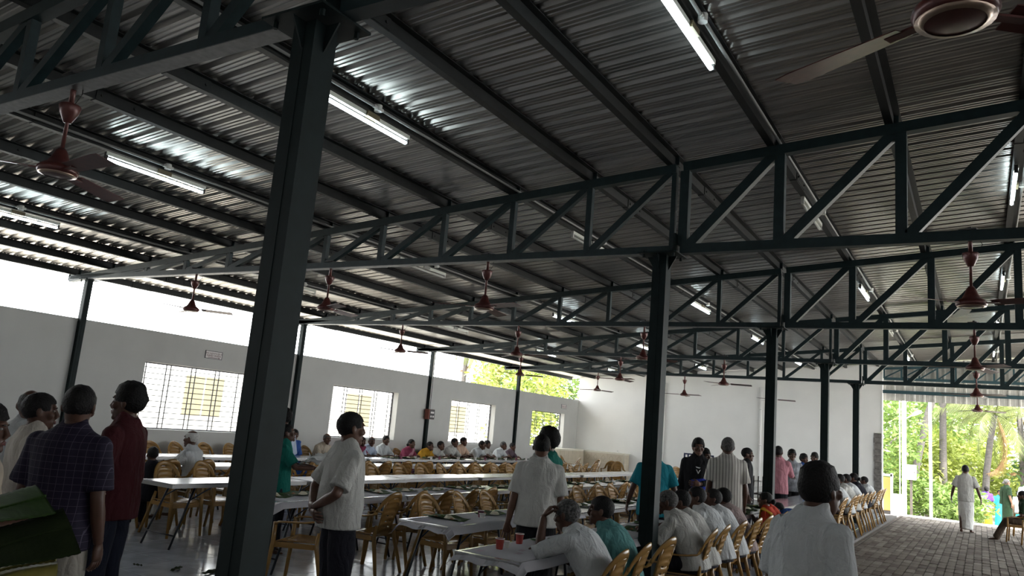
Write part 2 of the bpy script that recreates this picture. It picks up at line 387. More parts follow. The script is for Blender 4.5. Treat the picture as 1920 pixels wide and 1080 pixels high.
# ---- trusses
def truss(k):
    y = YT[k]
    t = thing('roof_truss', 'dark green steel roof truss, %s from the camera' % ORD[k], 'truss', (0, y, HB), 0, 'steel roof trusses')
    ch = .085
    def beam(nm, a, b, w, h): return build(nm, G().bar(a, b, w, h, up=(0, 1, 0) if abs(a[0]-b[0]) < 1e-6 else (0, 0, 1)), TEAL, t)
    g = G().bar((-.5, 0, ch/2+.006), (10.66, 0, ch/2), .09, ch-.006); bc = build('bottom_chord', g, TEAL, t); build('flange', G().box((5.08, -.0, .003), (11.16, .11, .006)), FLANGE, bc)
    g = G().bar((10.74, 0, ch/2), (REAVE-.3, 0, ch/2), .1, ch+.01); build('bottom_chord', g, TEAL, t)
    def zc(x): return zt(x)-HB-.048
    build('top_chord', G().bar((-.54, 0, zc(-.54)), (10.66, 0, zc(10.66)), .09, .095), TEAL, t)
    build('top_chord', G().bar((10.74, 0, zc(10.74)), (RIDGE, 0, zc(RIDGE)), .1, .1), TEAL, t)
    build('top_chord', G().bar((RIDGE, 0, zc(RIDGE)), (REAVE-.2, 0, zc(REAVE-.2)), .1, .1), TEAL, t)
    build('end_cap', G().box((-.545, 0, .07), (.012, .1, .16)), TEAL, t)
    XL = [.66+i for i in range(10)]+[10.64]
    for j, x in enumerate(XL):
        w = .065 if j < 10 else .05
        beam('vertical', (x, 0, ch), (x, 0, zc(x)-.045), w, .065)
    for j in range(10):
        xa, xb = XL[j]+.05, XL[j+1]-.05
        beam('diagonal', (xa, 0, ch-.01), (xb, 0, zc(xb)-.04), .062, .07)
    XR = [10.76, 11.72, 12.79, 13.86, 14.93, 15.9]
    for x in XR: beam('vertical', (x, 0, ch), (x, 0, zc(x)-.045), .095, .09)
    for j in range(5):
        xa, xb = XR[j]+.06, XR[j+1]-.06
        beam('diagonal', (xa, 0, ch-.01), (xb, 0, zc(xb)-.04), .09, .095)
    for x0, x1 in ((15.95, 17.2), (17.2, 18.5), (18.5, 19.8)):
        beam('vertical', (x1, 0, ch), (x1, 0, zc(x1)-.045), .09, .09); beam('diagonal', (x1-.06, 0, ch), (x0+.06, 0, zc(x0)-.04), .09, .09)
    # splice plates and bolts over the middle column
    g = G().box((10.54, 0, -.008), (.42, .34, .014)).box((10.70, 0, .10), (.012, .2, .2))
    for sx in (-.16, .16):
        for sy in (-.12, .12): g.loft([(10.54+sx, sy, -.05), (10.54+sx, sy, .02)], [.014, .014], n=6)
    build('bearing_plate', g, TEALCOL, t)
    return t
for k in range(5): truss(k)

# ---- columns
CN = ['beside the standing group, nearest the camera', 'in front of the diners in white', 'behind the girl in the orange shawl', 'in front of the end wall, fourth from the camera', 'beside the chair row at the far entrance']
for k, y in enumerate(YT):
    t = thing('steel_column', 'dark green square steel column ' + CN[k], 'column', (10.54, y, 0), 0, 'middle row of columns')
    g = G().box((0, 0, 1.80), (.15, .15, 3.596)); g.box((-.0755, 0, 1.8), (.004, .02, 3.59)); g.box((0, -.0755, 1.8), (.02, .004, 3.59))
    build('shaft', g, TEALCOL, t)
    build('base_plate', G().box((0, 0, .006), (.24, .24, .012)), TEALCOL, t)
    g = G()
    for a in range(4):
        rz = Matrix.Rotation(a*math.pi/2, 4, 'Z'); gg = G(); gg.add([(.075, -.005, 3.45), (.075, -.005, 3.596), (.16, -.005, 3.596), (.075, .005, 3.45), (.075, .005, 3.596), (.16, .005, 3.596)], [(0, 1, 2), (5, 4, 3), (0, 2, 5, 3), (1, 0, 3, 4), (2, 1, 4, 5)]); g.merge(gg, rz)
    build('gusset', g, TEALCOL, t)
    WN = ['off the near left edge', 'left of the notice board', 'left of the second window', 'carrying the meter box', 'left of the last window']
    t = thing('wall_column', 'slim steel wall column %s' % WN[k], 'column', (.035, y, 0), 0, 'columns along the left wall')
    g = G().box((0, 0, 1.805), (.10, .10, 3.61)); g.box((.052, 0, 1.8), (.006, .03, 3.59)); build('shaft', g, TEALCOL if k else TEALCOL, t)
    g = G().box((0, 0, 3.606), (.22, .24, .012))
    for sx in (-.08, .08): g.loft([(sx, -.09, 3.56), (sx, -.09, 3.63)], [.012, .012], n=6)
    build('cap_plate', g, TEALCOL, t)
for k, y in enumerate(YT):
    g = G().box((0, 0, 1.8), (.15, .15, 3.6)).box((0, 0, .006), (.24, .24, .012))
    tag(build('steel_column', g, TEALCOL, None, (21.0, y, 0-.08)), 'square steel column on the open right side, %s from the camera' % ORD[k], 'column', 'columns on the right side')

# ---- gable over the entrance: ribbed vertical sheeting, rails and a lattice girder
gb = thing('gable_cladding', 'ribbed grey sheet cladding above the bright entrance opening', 'cladding', (10.72, 20.0, 3.54))
gp = [(0, 0), (.02, .028), (.05, .028), (.07, 0)]
gm_cache = {}
for i in range(38):
    x = .28*i
    if x > 10.4: break
    zt0 = zt(10.72+x)-3.54+.1
    g = G(); cols = [(0, 0), (.025, -.03), (.06, -.03), (.085, 0), (.18, 0), (.186, -.005), (.194, -.005), (.2, 0), (.28, 0)]
    vs = [(x+a, b, z) for z in (0, zt0) for a, b in cols]; n = len(cols)
    g.add(vs, [(j, j+1, n+j+1, n+j) for j in range(n-1)]); build('cladding_sheet', g, GSHEET, gb)
g = G().box((5.3, -.08, .27), (10.6, .06, .10)); build('rail', g, mat('rail_paint_lit', (.035, .085, .10), .5), gb)
GIRD = mat('girder_paint_lit', (.035, .085, .10), .5)  # girder and rail teal lightened, being far and lit: light put into colour
gd = thing('lattice_girder', 'teal lattice girder carrying the cladding over the entrance', 'girder', (10.76, 19.86, 4.18))
build('bottom_chord', G().box((5.2, 0, .04), (10.4, .07, .08)), GIRD, gd); 
build('top_chord', G().bar((0, 0, .36), (5.1, 0, .66), .07, .07), GIRD, gd)
for i in range(10):
    x = i*.5; build('vertical', G().box((x, 0, .2+i*.014), (.05, .06, .3+i*.03)), GIRD, gd)
    build('diagonal', G().bar((x+.03, 0, .08), (x+.47, 0, .33+i*.03), .03, .04), GIRD, gd)

# ---- conduit runs and fluorescent fittings under the purlins
def tube_light(x, y0, lit, label):
    z = zt(x)-.012
    t = thing('tube_light', label, 'light', (x-.03, y0, z), 0, 'fluorescent tube lights')
    build('batten', G().box((0, .6, -.022), (.035, 1.22, .04)), BATTEN, t)
    for y in (0, 1.2): build('end_holder', G().box((-.005, y, -.05), (.035, .022, .085)), PANELD if lit else WHITEP, t)
    build('tube', G().loft([(-.012, .012, -.078), (-.012, 1.188, -.078)], [.017, .017], n=10), LIT if lit else UNLIT, t, smooth=True)
    build('choke_box', G().box((.012, .66, -.02), (.05, .16, .05)), BALLAST if lit else CONDP, t)
    return t
def conduit(x, label):
    t = thing('conduit_run', label, 'conduit', (x+.055, 0, zt(x)+.03), 0, 'conduits along the purlins')
    build('pipe', G().loft([(0, -12, 0), (0, 19.75, 0)], [.014, .014], n=8), CONDP, t, smooth=True)
    jb = G().loft([(0, -.0, -.03), (0, 0, .03)], [.036, .036], n=12).loft([(0, -.06, 0), (0, .06, 0)], [.018, .018], n=8).mesh('junction_box', WHITEP)
    for y in YT: put('junction_box', jb, t, (0, y+2.46, 0))
LROW = [(2.95-.29, 'above the tables by the wall'), (5.66, 'above the second table pair'), (8.66, 'above the third table pair'), (11.66, 'above the edge of the paved aisle'), (13.77, 'above the paved aisle')]
LIT_AT = {(-3.22, 0): 1, (-3.22, 1): 1, (-3.22, 2): 1, (-3.22, 3): 1, (1.62, 0): 0, (1.62, 1): 0, (1.62, 2): 0, (1.62, 3): 0, (1.62, 4): 1,
          (6.8, 0): 0, (6.8, 1): 1, (6.8, 2): 1, (6.8, 3): 1, (6.8, 4): 1, (11.5, 0): 1, (11.5, 1): 1, (11.5, 2): 1, (11.5, 3): 0, (11.5, 4): 1, (16.5, 0): 1, (16.5, 1): 1, (16.5, 2): 1, (16.5, 3): 1, (16.5, 4): 1}
BAY = {-3.22: 'nearest bay', 1.62: 'second bay', 6.8: 'third bay', 11.5: 'fourth bay', 16.5: 'last bay'}
for (y0, c), lit in LIT_AT.items():
    tube_light(LROW[c][0], y0, lit, '%s fluorescent tube in the %s %s' % ('glowing' if lit else 'unlit', BAY[y0], LROW[c][1]))
for c in range(5): conduit(LROW[c][0], 'pale plastic conduit with round boxes along the purlin ' + LROW[c][1])

# ---- ceiling fans
def fan_proto():
    t = thing('ceiling_fan', 'fan', 'fan', (0, 0, 0), 0, 'maroon ceiling fans')
    build('down_rod', G().loft([(0, 0, .07), (0, 0, -.44)], [.013, .013], n=8).loft([(0, 0, .1), (0, 0, -.12)], [.018, .018], n=8), MAROON, t, smooth=True)
    g = G().bar((-.07, 0, .095), (.07, 0, .095), .12, .012).box((0, 0, .11), (.03, .03, .03)); build('hook_clamp', g, PANELD, t)
    g = G().lathe([(.0, -.105), (.062, -.105), (.066, -.115), (.055, -.16), (.036, -.20), (.022, -.225), (.0, -.228)], 16); build('canopy', g, MAROON, t, smooth=True)
    g = G().lathe([(0, -.40), (.022, -.40), (.036, -.42), (.055, -.47), (.072, -.50), (.098, -.515), (.118, -.535), (.122, -.552), (.112, -.57), (.09, -.58), (.0, -.583)], 24); mo = build('motor', g, MAROON, t, smooth=True)
    g = G().lathe([(.085, -.5825), (.112, -.574), (.108, -.571)], 24); build('trim_ring', g, FANTRIM, mo, smooth=True)
    for b in range(3):
        a = b*2*math.pi/3; Rm = Matrix.Rotation(a, 4, 'Z'); g = G()
        def fn(u, v):
            r = .16+.46*u; w = .052+.018*u-.03*max(0, u-.9)*10*.3; y = (v-.5)*2*w
            return Rm @ Vector((r, y, -.545-.012*(v-.5)*2-.01*u))
        g.sheet(fn, 8, 3, th=(0, 0, -.004)); bl = build('blade', g, MAROON, t)
        g = G(); g.bar(Rm @ Vector((.09, 0, -.55)), Rm @ Vector((.22, 0, -.552)), .035, .008); build('blade_iron', g, MAROON, bl)
    pts = [(.01, .02, .06), (.06, .03, .02), (.09, .02, -.04), (.05, .01, -.09), (.045, 0, -.12)]
    build('cable', G().loft(pts, [.003]*5, n=5), BLACK, t)
    return t
FANX = [(2.95, 'over the wall tables'), (5.80, 'over the second table pair'), (8.36, 'over the third table pair'), (13.32, 'over the paved aisle')]
f0 = fan_proto(); first = True
fan_rot = [random.uniform(0, 2) for _ in range(30)]
TN = ['nearest', 'second', 'third', 'fourth', 'last']
n = 0
for k, y in enumerate(YT):
    for c, (x, d) in enumerate(FANX):
        if k == 0 and c < 2: continue
        lb = 'maroon three-blade ceiling fan on the %s truss %s' % (TN[k], d)
        rz = fan_rot[n]
        if k == 0 and c == 3: rz = math.radians(153)
        if k == 0 and c == 2: rz = math.radians(-5)
        if k == 1 and c == 2: rz = math.radians(-19)
        if k == 1 and c == 3: rz = math.radians(-20)
        if first: f0.location = (x, y, HB); f0.rotation_euler = (0, 0, rz); f0['label'] = lb; first = False
        else: copy_tree(f0, None, (x, y, HB), rz, lb)
        n += 1

# ================================================================== FURNITURE
# ---- the plastic armchair, facing +Y, origin on the floor under the seat
def chair_proto():
    t = thing('plastic_chair', 'chair', 'chair', (0, 0, 0), 0, 'tan plastic armchairs')
    g = G()
    def seat(u, v):
        x = (u-.5)*2; w = .205+.028*v
        z = .425-.022*(1-x*x)*math.sin(math.pi*min(1, v*1.05))-.03*max(0, v-.85)/.15+.012*abs(x)**3
        return (x*w, -.20+.43*v, z)
    g.sheet(seat, 10, 10, th=(0, 0, -.012))
    g.bar((-.225, .215, .385), (.225, .215, .385), .012, .06); g.bar((-.215, -.19, .39), (-.23, .21, .385), .012, .05); g.bar((.215, -.19, .39), (.23, .21, .385), .012, .05)
    build('seat', g, PLASTIC, t, smooth=False)
    g = G()
    def by(x, z): return -.195-.14*max(0, (z-.40)/.47)**1.15+.055*(x/.2)**2
    NU, NV = 12, 40
    def back(u, v):
        x = (u-.5)*2; z = .40+.42*v; w = .112+.012*math.sin(v*3)+.006*math.sin(v*2*math.pi*7)
        ph = (v-.045*(1-x*x))*7; rib = .011*(abs(math.sin(math.pi*ph))-.5) if .06 < v < .93 else 0
        xx = x*w; return (xx, by(xx, z)+rib, z)
    def slots(i, j): return 3 <= i <= 8 and (j+int(round(1.6*((i-5.5)/5.5)**2))) in (9, 15, 21) and i not in (5, 6)
    g.sheet(back, NU, NV, th=(0, -.009, .002), skip=slots)
    th = [math.radians(3+174*i/22) for i in range(23)]
    arch = [(.198*math.cos(a), by(.198*math.cos(a), .655+.205*math.sin(a))-.004, .655+.205*math.sin(a)) for a in th]
    g.loft(arch, [(.034, .010) if 3 < i < 19 else (.031, .010) for i in range(23)], xax=[(math.cos(a), 0, math.sin(a)) for a in th], n=8)
    for s in (-1, 1): g.loft([(s*.118, by(.118, .41), .40), (s*.120, by(.12, .55)-.004, .55), (s*.128, by(.13, .70)-.004, .70), (s*.13, by(.13, .79)-.004, .79)], [(.012, .011)]*4, xax=(1, 0, 0), n=6)
    bk = build('backrest', g, PLASTIC, t, smooth=True)
    for s in (-1, 1):
        g = G()
        path = [(.199, by(.199, .69), .70), (.203, by(.2, .655)+.004, .655), (.226, -.185, .632), (.254, -.10, .618), (.271, .0, .612), (.277, .11, .610), (.272, .185, .603), (.262, .222, .575)]
        g.loft([(s*a, b, c) for a, b, c in path], [(.030, .010), (.031, .010), (.032, .010), (.031, .010), (.030, .010), (.030, .010), (.028, .011), (.022, .013)], xax=[(s, 0, .1), (s, .3, .1), (s, .3, 0), (s, .2, 0), (s, .1, 0), (s, 0, 0), (s, 0, 0), (s, 0, 0)], n=8)
        build('armrest', g, PLASTIC, t, smooth=True)
        g = G(); g.loft([(s*.262, .222, .60), (s*.250, .226, .42), (s*.272, .262, .0)], [(.026, .020), (.030, .022), (.018, .018)], xax=(1, 0, 0), n=6); build('leg', g, PLASTIC, t, smooth=True)
        g = G(); g.loft([(s*.165, -.205, .52), (s*.195, -.205, .40), (s*.245, -.315, .0)], [(.022, .015), (.034, .022), (.019, .018)], xax=(1, 0, 0), n=6); build('leg', g, PLASTIC, t, smooth=True)
    return t
chair0 = chair_proto(); chair0.scale = (.9, 1, 1); chair_used = [False]
def chair(x, y, rz, label, group, z=0):
    if not chair_used[0]:
        chair_used[0] = True; chair0.location = (x, y, z); chair0.rotation_euler = (0, 0, rz); chair0['label'] = label; chair0['group'] = group; return chair0
    return copy_tree(chair0, None, (x, y, z), rz, label, group)

# ---- folding banquet table, long side along Y, origin on the floor
TL, TW, TH = 2.1, .58, .74
def table_proto():
    t = thing('folding_table', 'table', 'table', (0, 0, 0), 0, 'steel-topped folding tables')
    g = G().box((0, 0, TH-.008), (TW, TL, .016)); build('table_top', g, TSTEEL, t)
    g = G()
    for s in (-1, 1): g.box((s*(TW/2-.012), 0, TH-.034), (.024, TL, .038)); g.box((0, s*(TL/2-.012), TH-.034), (TW-.05, .024, .038))
    build('apron', g, TEDGE, t)
    for s in (-1, 1):
        for q in (-1, 1):
            g = G().loft([(q*(TW/2-.06), s*(TL/2-.36), TH-.04), (q*(TW/2-.03), s*(TL/2-.1), 0)], [.0135, .0135], n=7); build('leg', g, DLEG, t, smooth=True)
            g = G().loft([(q*(TW/2-.055), s*(TL/2-.30), TH-.2), (q*(TW/2-.055), s*(TL/2-.62), TH-.04)], [.008, .008], n=6); build('brace', g, DLEG, t, smooth=True)
        g = G().loft([(-(TW/2-.04), s*(TL/2-.14), .15), ((TW/2-.04), s*(TL/2-.14), .15)], [.009, .009], n=6); build('stretcher', g, DLEG, t, smooth=True)
    return t
tab0 = table_proto(); tab_used = [False]
def table(x, y, label, group):
    if not tab_used[0]:
        tab_used[0] = True; tab0.location = (x, y, 0); tab0['label'] = label; tab0['group'] = group; return tab0
    return copy_tree(tab0, None, (x, y, 0), 0, label, group)
ROWS = [(1.50, .45, 7, 'row along the window wall'), (3.12, .2, 7, 'second row from the window wall'), (5.16, -.62, 7, 'third row from the window wall'), (6.82, -.60, 7, 'fourth row from the window wall'), (8.80, -.30, 7, 'fifth row from the window wall')]
for x, y0, n, d in ROWS:
    for i in range(n):
        table(x+(.03 if i % 2 else -.02), y0+i*2.16, 'steel-topped folding table, %s from the near end of the %s' % (ORD[i], d), 'tables of the ' + d)
for i, y in enumerate((-1.32, .84, 5.2, 7.36, 9.52, 11.7, 13.9)):
    table(10.16, y, 'steel-topped folding table, %s from the near end of the row beside the columns' % ORD[i], 'tables of the row beside the columns')

def chair_row(ys, x, face, d, jitter=.05):
    base = {'+x': -math.pi/2, '-x': math.pi/2}[face]
    for i, y in enumerate(ys):
        chair(x+random.uniform(-jitter, jitter)*.6, y+random.uniform(-jitter, jitter)*.6, base+random.uniform(-.14, .14), 'tan plastic armchair, %s from the near end of the row %s' % (ORD[i], d), 'chairs ' + d)
# back of a chair is about .30 m behind its origin
chair_row([.95, 1.55, 2.13, 2.75, 3.37, 4.0, 4.65, 5.5, 6.2, 6.95, 7.66, 8.2, 8.75, 9.38, 10.0, 10.6, 11.2, 11.8, 12.4, 13.07, 13.8], .50, '+x', 'along the window wall', .02)
chair_row([-1.2, -.61, .0, .62, 1.55, 2.15, 2.8, 3.4, 4.0, 4.65, 5.3, 6.18, 6.85, 7.45, 8.1, 8.7, 9.3, 10.0, 10.6, 11.3, 12.0, 12.6, 13.3], 3.60, '-x', 'facing the second table row')
chair_row([-.95, -.3, .35, 1.2, 1.9, 2.6, 3.2, 3.9, 4.5, 5.2, 5.9, 6.5, 7.2, 7.8, 8.4, 9.1, 9.7, 10.4, 11.0, 11.7], 4.50, '+x', 'facing the third table row')
chair_row([-.54, -.02, .52, 1.07, 1.62, 2.3, 2.95, 3.6, 4.2, 4.9, 5.5, 6.2, 6.8, 7.5, 8.2, 8.9, 9.6, 10.3, 11.0, 11.6], 7.44, '-x', 'facing the fourth table row')
chair_row([-.2, .45, 1.1, 1.75, 2.4, 3.1, 3.8, 4.5, 5.2, 5.9, 6.6, 7.3, 8.0, 8.7, 9.4, 10.1, 10.8, 11.5], 8.22, '+x', 'facing the fifth table row', .08)
RCH = [-1.90, -1.36, -.70, .42, 1.0, 1.72, 2.34, 2.98, 3.9, 4.52, 5.75, 6.45, 7.1, 7.8, 8.5, 9.2, 9.65, 10.8, 11.5, 12.2, 12.9, 13.6, 14.3, 15.72, 16.4, 17.1]
chair_row(RCH, 10.74, '-x', 'beside the columns', .03)
chair(7.52, -1.60, math.radians(112), 'tan plastic armchair standing askew beside the man with hands behind his back', 'chairs facing the fourth table row')

# ---- leaf plates and cups on the tables
def leaf_plate():
    g = G()
    def fn(u, v):
        x = (u-.5)*2; w = .15*(1-.25*abs(v-.5)*2)
        return (x*w, (v-.5)*.46, .006+.018*x*x+.006*math.sin(v*9+x*3))
    g.sheet(fn, 8, 10, th=(0, 0, -.002)); return g
def mound(r, h, seed):
    g = G(); rr = random.Random(seed); n = 9; vs = [(0, 0, h)]
    for i, (f, z) in enumerate(((.45, .8), (.8, .4), (1, 0))):
        for j in range(n): a = 2*math.pi*j/n; q = r*f*(1+rr.uniform(-.2, .2)); vs.append((q*math.cos(a), q*math.sin(a), h*z*(1+rr.uniform(-.2, .2))))
    fs = [(0, 1+j, 1+(j+1) % n) for j in range(n)]+[(1+i*n+j, 1+(i+1)*n+j, 1+(i+1)*n+(j+1) % n, 1+i*n+(j+1) % n) for i in range(2) for j in range(n)]
    return g.add(vs, fs)
def plate_proto():
    t = thing('leaf_plate', 'plate', 'leaf plate', (0, 0, 0), 0, 'banana leaf meals')
    build('banana_leaf', leaf_plate(), BANANA, t, smooth=True)
    for (x, y, r, h, m, nm) in ((.02, -.02, .06, .032, RICE, 'rice'), (-.06, .09, .03, .02, CURRY, 'curry'), (.055, .1, .028, .02, GREENS, 'greens'), (-.05, -.11, .026, .016, CURRY, 'pickle')):
        o = build(nm, mound(r, h, int(x*1000)), m, t, smooth=True); o.location = (x, y, .008)
    return t
pl0 = plate_proto(); pl_used = [False]
def plate(x, y, rz, label, group):
    if not pl_used[0]:
        pl_used[0] = True; pl0.location = (x, y, TH); pl0.rotation_euler = (0, 0, rz); pl0['label'] = label; pl0['group'] = group; return
    copy_tree(pl0, None, (x, y, TH), rz, label, group)
def leaves(x, ys, d, dx=.12):
    for i, y in enumerate(ys):
        plate(x+random.uniform(-.06, .06)+dx, y, random.uniform(-.5, .5)+(math.pi/2 if i % 3 == 0 else 0), 'half-eaten banana leaf meal, %s from the near end %s' % (ORD[i], d), 'leaf meals ' + d)
leaves(6.76, [-1.30, -.85, -.3, .35, .95, 1.6, 2.2, 2.75, 3.4, 4.0, 4.7, 5.4, 6.1, 6.9, 7.7, 8.6, 9.5, 10.4, 11.3], 'of the fourth table row', -.05)
leaves(8.74, [-.86, .02, .75, 1.5, 2.2, 2.9, 3.6, 4.4, 5.2, 6.0, 6.9, 7.8, 8.7], 'of the fifth table row', .0)
leaves(10.15, [-1.30, -.72, .6, 1.2, 4.6, 5.3, 6.0, 6.8], 'of the table row beside the columns', .05)
leaves(1.42, [4.7, 5.55, 7.05, 7.66, 8.63, 9.35, 9.75, 10.6, 11.1, 11.8, 12.3, 13.1, 13.8], 'of the row along the window wall', .0)
def cup_geo(r=.036, h=.085): return G().lathe([(0, 0), (r*.72, 0), (r*.74, .004), (r*.98, h), (r*1.06, h), (r*1.06, h-.004), (r*.92, h-.003), (r*.70, .006), (0, .006)], 16)
def cup(x, y, m, label, group, r=.036, h=.085, rim=True):
    t = thing('paper_cup', label, 'cup', (x, y, TH), 0, group)
    build('cup_wall', cup_geo(r, h), m, t, smooth=True)
    if rim: build('rim', G().lathe([(r*.97, h-.003), (r*1.08, h-.002), (r*1.08, h+.003), (r*.97, h+.003)], 16), SOUP, t, smooth=True)
cup(10.045, -1.995, REDCUP, 'red patterned paper cup nearest the corner of the front table', 'paper cups on the front table')
cup(9.99, -1.585, REDCUP, 'red patterned paper cup standing behind the other red cup', 'paper cups on the front table')
cup(10.03, -1.86, WCUP, 'small cream cup between the two red cups', 'paper cups on the front table', .024, .055, False)
cup(8.86, -.42, WCUP, 'small white cup at the near end of the fifth table row', 'small cups', .034, .05, False)
cup(8.80, -.36, PURCUP, 'purple cup behind the small white cup on the fifth table row', 'small cups', .034, .07)
cup(8.86, -.02+.22, WCUP, 'white cup beside the second leaf meal of the fifth table row', 'small cups', .034, .055, False)
for i, y in enumerate((7.2, 7.75, 8.4, 8.75, 9.6, 10.4, 10.9, 11.5, 12.0, 12.6, 13.2, 13.6)):
    cup(1.62, y, WCUP if i % 3 else PURCUP, '%s paper cup, %s along the window wall tables' % ('white' if i % 3 else 'maroon', ORD[i]), 'cups on the window wall tables', .034, .065, False)
# printed paper covers hanging over the table ends
def paper(x, y0, y1, label, seed, print_mat, hang=.09):
    t = thing('paper_cover', label, 'table cover', (x, y0, TH), 0, 'paper covers')
    L_ = y1-y0; g = G()
    def fn(u, v):
        xx = (u-.5)*(TW+.10); yy = -hang*.55+v*L_; z = .004+.003*math.sin(xx*17+yy*9+seed)
        over = max(0, abs(xx)-TW/2); z -= over*1.4
        if yy < 0: z -= (-yy)*1.15+.012*math.sin(xx*22+seed)
        return (xx, yy, z)
    g.sheet(fn, 16, 28, th=(0, 0, -.001)); build('sheet', g, PAPER, t, smooth=True)
    rr = random.Random(seed)
    for i in range(14):
        px, py = rr.uniform(-.26, .26), rr.uniform(.05, L_-.1); g = G(); a = rr.uniform(-.3, .3)
        for k in range(4): g.box((px+.012*k*math.sin(a), py+.022*k, .0082+.001), (.05, .006, .0006), rot=Matrix.Rotation(a, 3, 'Z'))
        build('print_mark', g, print_mat, t)
VIOLET = mat('print_violet', (.30, .20, .42), .8); PINKP = mat('print_pink', (.46, .26, .36), .8)
paper(8.80, -1.36, 1.6, 'white printed paper cover over the near end of the fifth table row', 3, VIOLET)
paper(10.16, -2.38, .6, 'pink and white printed paper cover hanging off the front table corner', 8, PINKP)
paper(6.80, -1.66, 2.4, 'white paper cover over the near end of the fourth table row', 5, VIOLET)
paper(10.16, .62, 1.9, 'paper cover on the second table beside the columns', 6, PINKP)
# litter on the floor
for i, (x, y, s) in enumerate(((6.35, -2.15, .10), (6.65, -1.95, .16), (6.0, -2.35, .05), (7.55, -1.2, .10))):
    g = G()
    def fn(u, v, s=s, i=i): return ((u-.5)*s*2.2, (v-.5)*s*.6*(1-abs(u-.5)), .006+.012*math.sin(u*7+i)**2+.006*v)
    g.sheet(fn, 6, 3, th=(0, 0, .002)); o = build('leaf_scrap', g, BANANAB, None, (x, y, .0), random.uniform(0, 3)); tag(o, ['dark torn leaf scrap on the floor behind the near column', 'long torn leaf strip on the floor by the near column', 'small curled leaf scrap on the open floor', 'leaf scrap under the armchair standing askew'][i], 'leaf scrap', 'scraps on the floor')
tag(build('lemon_rind', G().ball((0, 0, .025), (.05, .05, .03), 10, 6), mat('pale_rind', (.62, .55, .3), .7), None, (11.02, 10.6, -.01)), 'pale crumpled scrap on the dark kerb strip', 'scrap')

# ---- wash corner
wc = thing('wash_basin', 'beige tiled hand wash counter along the end wall corner', 'basin', (0, YEND, 0))
def tiles(x0, x1, yf, z0, z1, face):
    n = max(1, int(round((x1-x0)/.30))); w = (x1-x0)/n; nz = max(1, int(round((z1-z0)/.3))); h = (z1-z0)/nz
    for i in range(n):
        for j in range(nz):
            c = x0+w*(i+.5); z = z0+h*(j+.5)
            if face == 'y': g = G().box((c, yf, z), (w-.006, .012, h-.006))
            else: g = G().box((yf, c, z), (.012, w-.006, h-.006))
            o = build('wall_tile', g, BTILE, wc)
            if face == 'y' and j == nz-1:
                gg = G(); m = .085
                for k in range(4):
                    a = k*math.pi/2+math.pi/4
                for (sx, sz) in ((1, 1), (1, -1), (-1, 1), (-1, -1)): gg.bar((c+sx*m, yf-.0075, z), (c, yf-.0075, z+sz*m*1.25), .003, .012)
                build('motif', gg, BTILE2, o)
build('counter_core', G().box((.30, -1.2, .53), (.58, 2.38, 1.04)).box((1.4, -.25, .53), (1.65, .46, 1.04)), BTRIM, wc)
tiles(-2.4, -.5, .598, .0, 1.02, 'x'); tiles(.62, 2.2, -.49, 0, 1.02, 'y'); tiles(-.48, -.02, 2.236, 0, 1.02, 'x')
tiles(.02, .58, -2.40, 0, 1.02, 'y')
build('cap', G().box((.30, -1.2, 1.06), (.62, 2.42, .03)).box((1.42, -.25, 1.06), (1.68, .52, .03)), BTRIM, wc)
build('tap', G().loft([(1.9, -.3, 1.07), (1.9, -.3, 1.13), (1.9, -.36, 1.14)], [.015, .015, .012], n=8), TSTEEL, wc)
# chairs thrown together in front of the wash corner
for i, (x, y, r) in enumerate(((1.9, 15.6, 2.2), (2.5, 15.9, 2.6), (3.0, 16.3, .6), (3.5, 15.8, 3.6), (4.1, 16.4, 1.2), (4.6, 16.0, 2.9), (5.3, 16.6, 4.0), (1.4, 16.6, 5.0))):
    chair(x, y, r, 'tan plastic armchair pushed about before the wash counter, %s from the window wall' % ORD[[1, 2, 3, 4, 5, 6, 7, 0][i]], 'loose chairs before the wash counter')

# ---- small fixtures on the left wall
t = thing('meter_box', 'red and dark electric meter box on the wall column between the windows', 'meter box', (.1, 10.13, 1.71))
build('case', G().box((.03, 0, .14), (.14, .24, .28)), PANELR, t)
d_ = build('door', G().box((.105, .02, .14), (.012, .22, .27)), PANELD, t)
build('label_plate', G().box((.113, .02, .19), (.004, .15, .05)), SIGNB, d_)
for yy in (-.03, .07): build('dial', G().box((.113, yy, .08), (.004, .06, .05)), SIGNB, d_)
build('conduit', G().loft([(.0, 0, .28), (.0, 0, 1.9)], [.012, .012], n=8), WHITEP, t)
def text_mesh(txt, size, nm):
    cu = bpy.data.curves.new(nm, 'FONT'); cu.body = txt; cu.size = size; cu.align_x = 'CENTER'; cu.align_y = 'CENTER'; cu.extrude = .0008; cu.resolution_u = 2
    o = bpy.data.objects.new(nm, cu); TMP.collection.objects.link(o); return o
TMP = bpy.data.scenes.new('workbench')
def tmp_graph():
    TMP.view_layers[0].update()
    with bpy.context.temp_override(scene=TMP, view_layer=TMP.view_layers[0]):
        dg = bpy.context.evaluated_depsgraph_get(); dg.update(); return dg
TXT = [(text_mesh('\u0bc8\u0b95 \u0b95\u0bb4\u0bc1\u0bb5\u0bc1\u0bae\u0bcd \u0b87\u0b9f\u0bae\u0bcd', .040, 'sign_words'), .030), (text_mesh('HAND WASH', .056, 'sign_words'), -.018)]
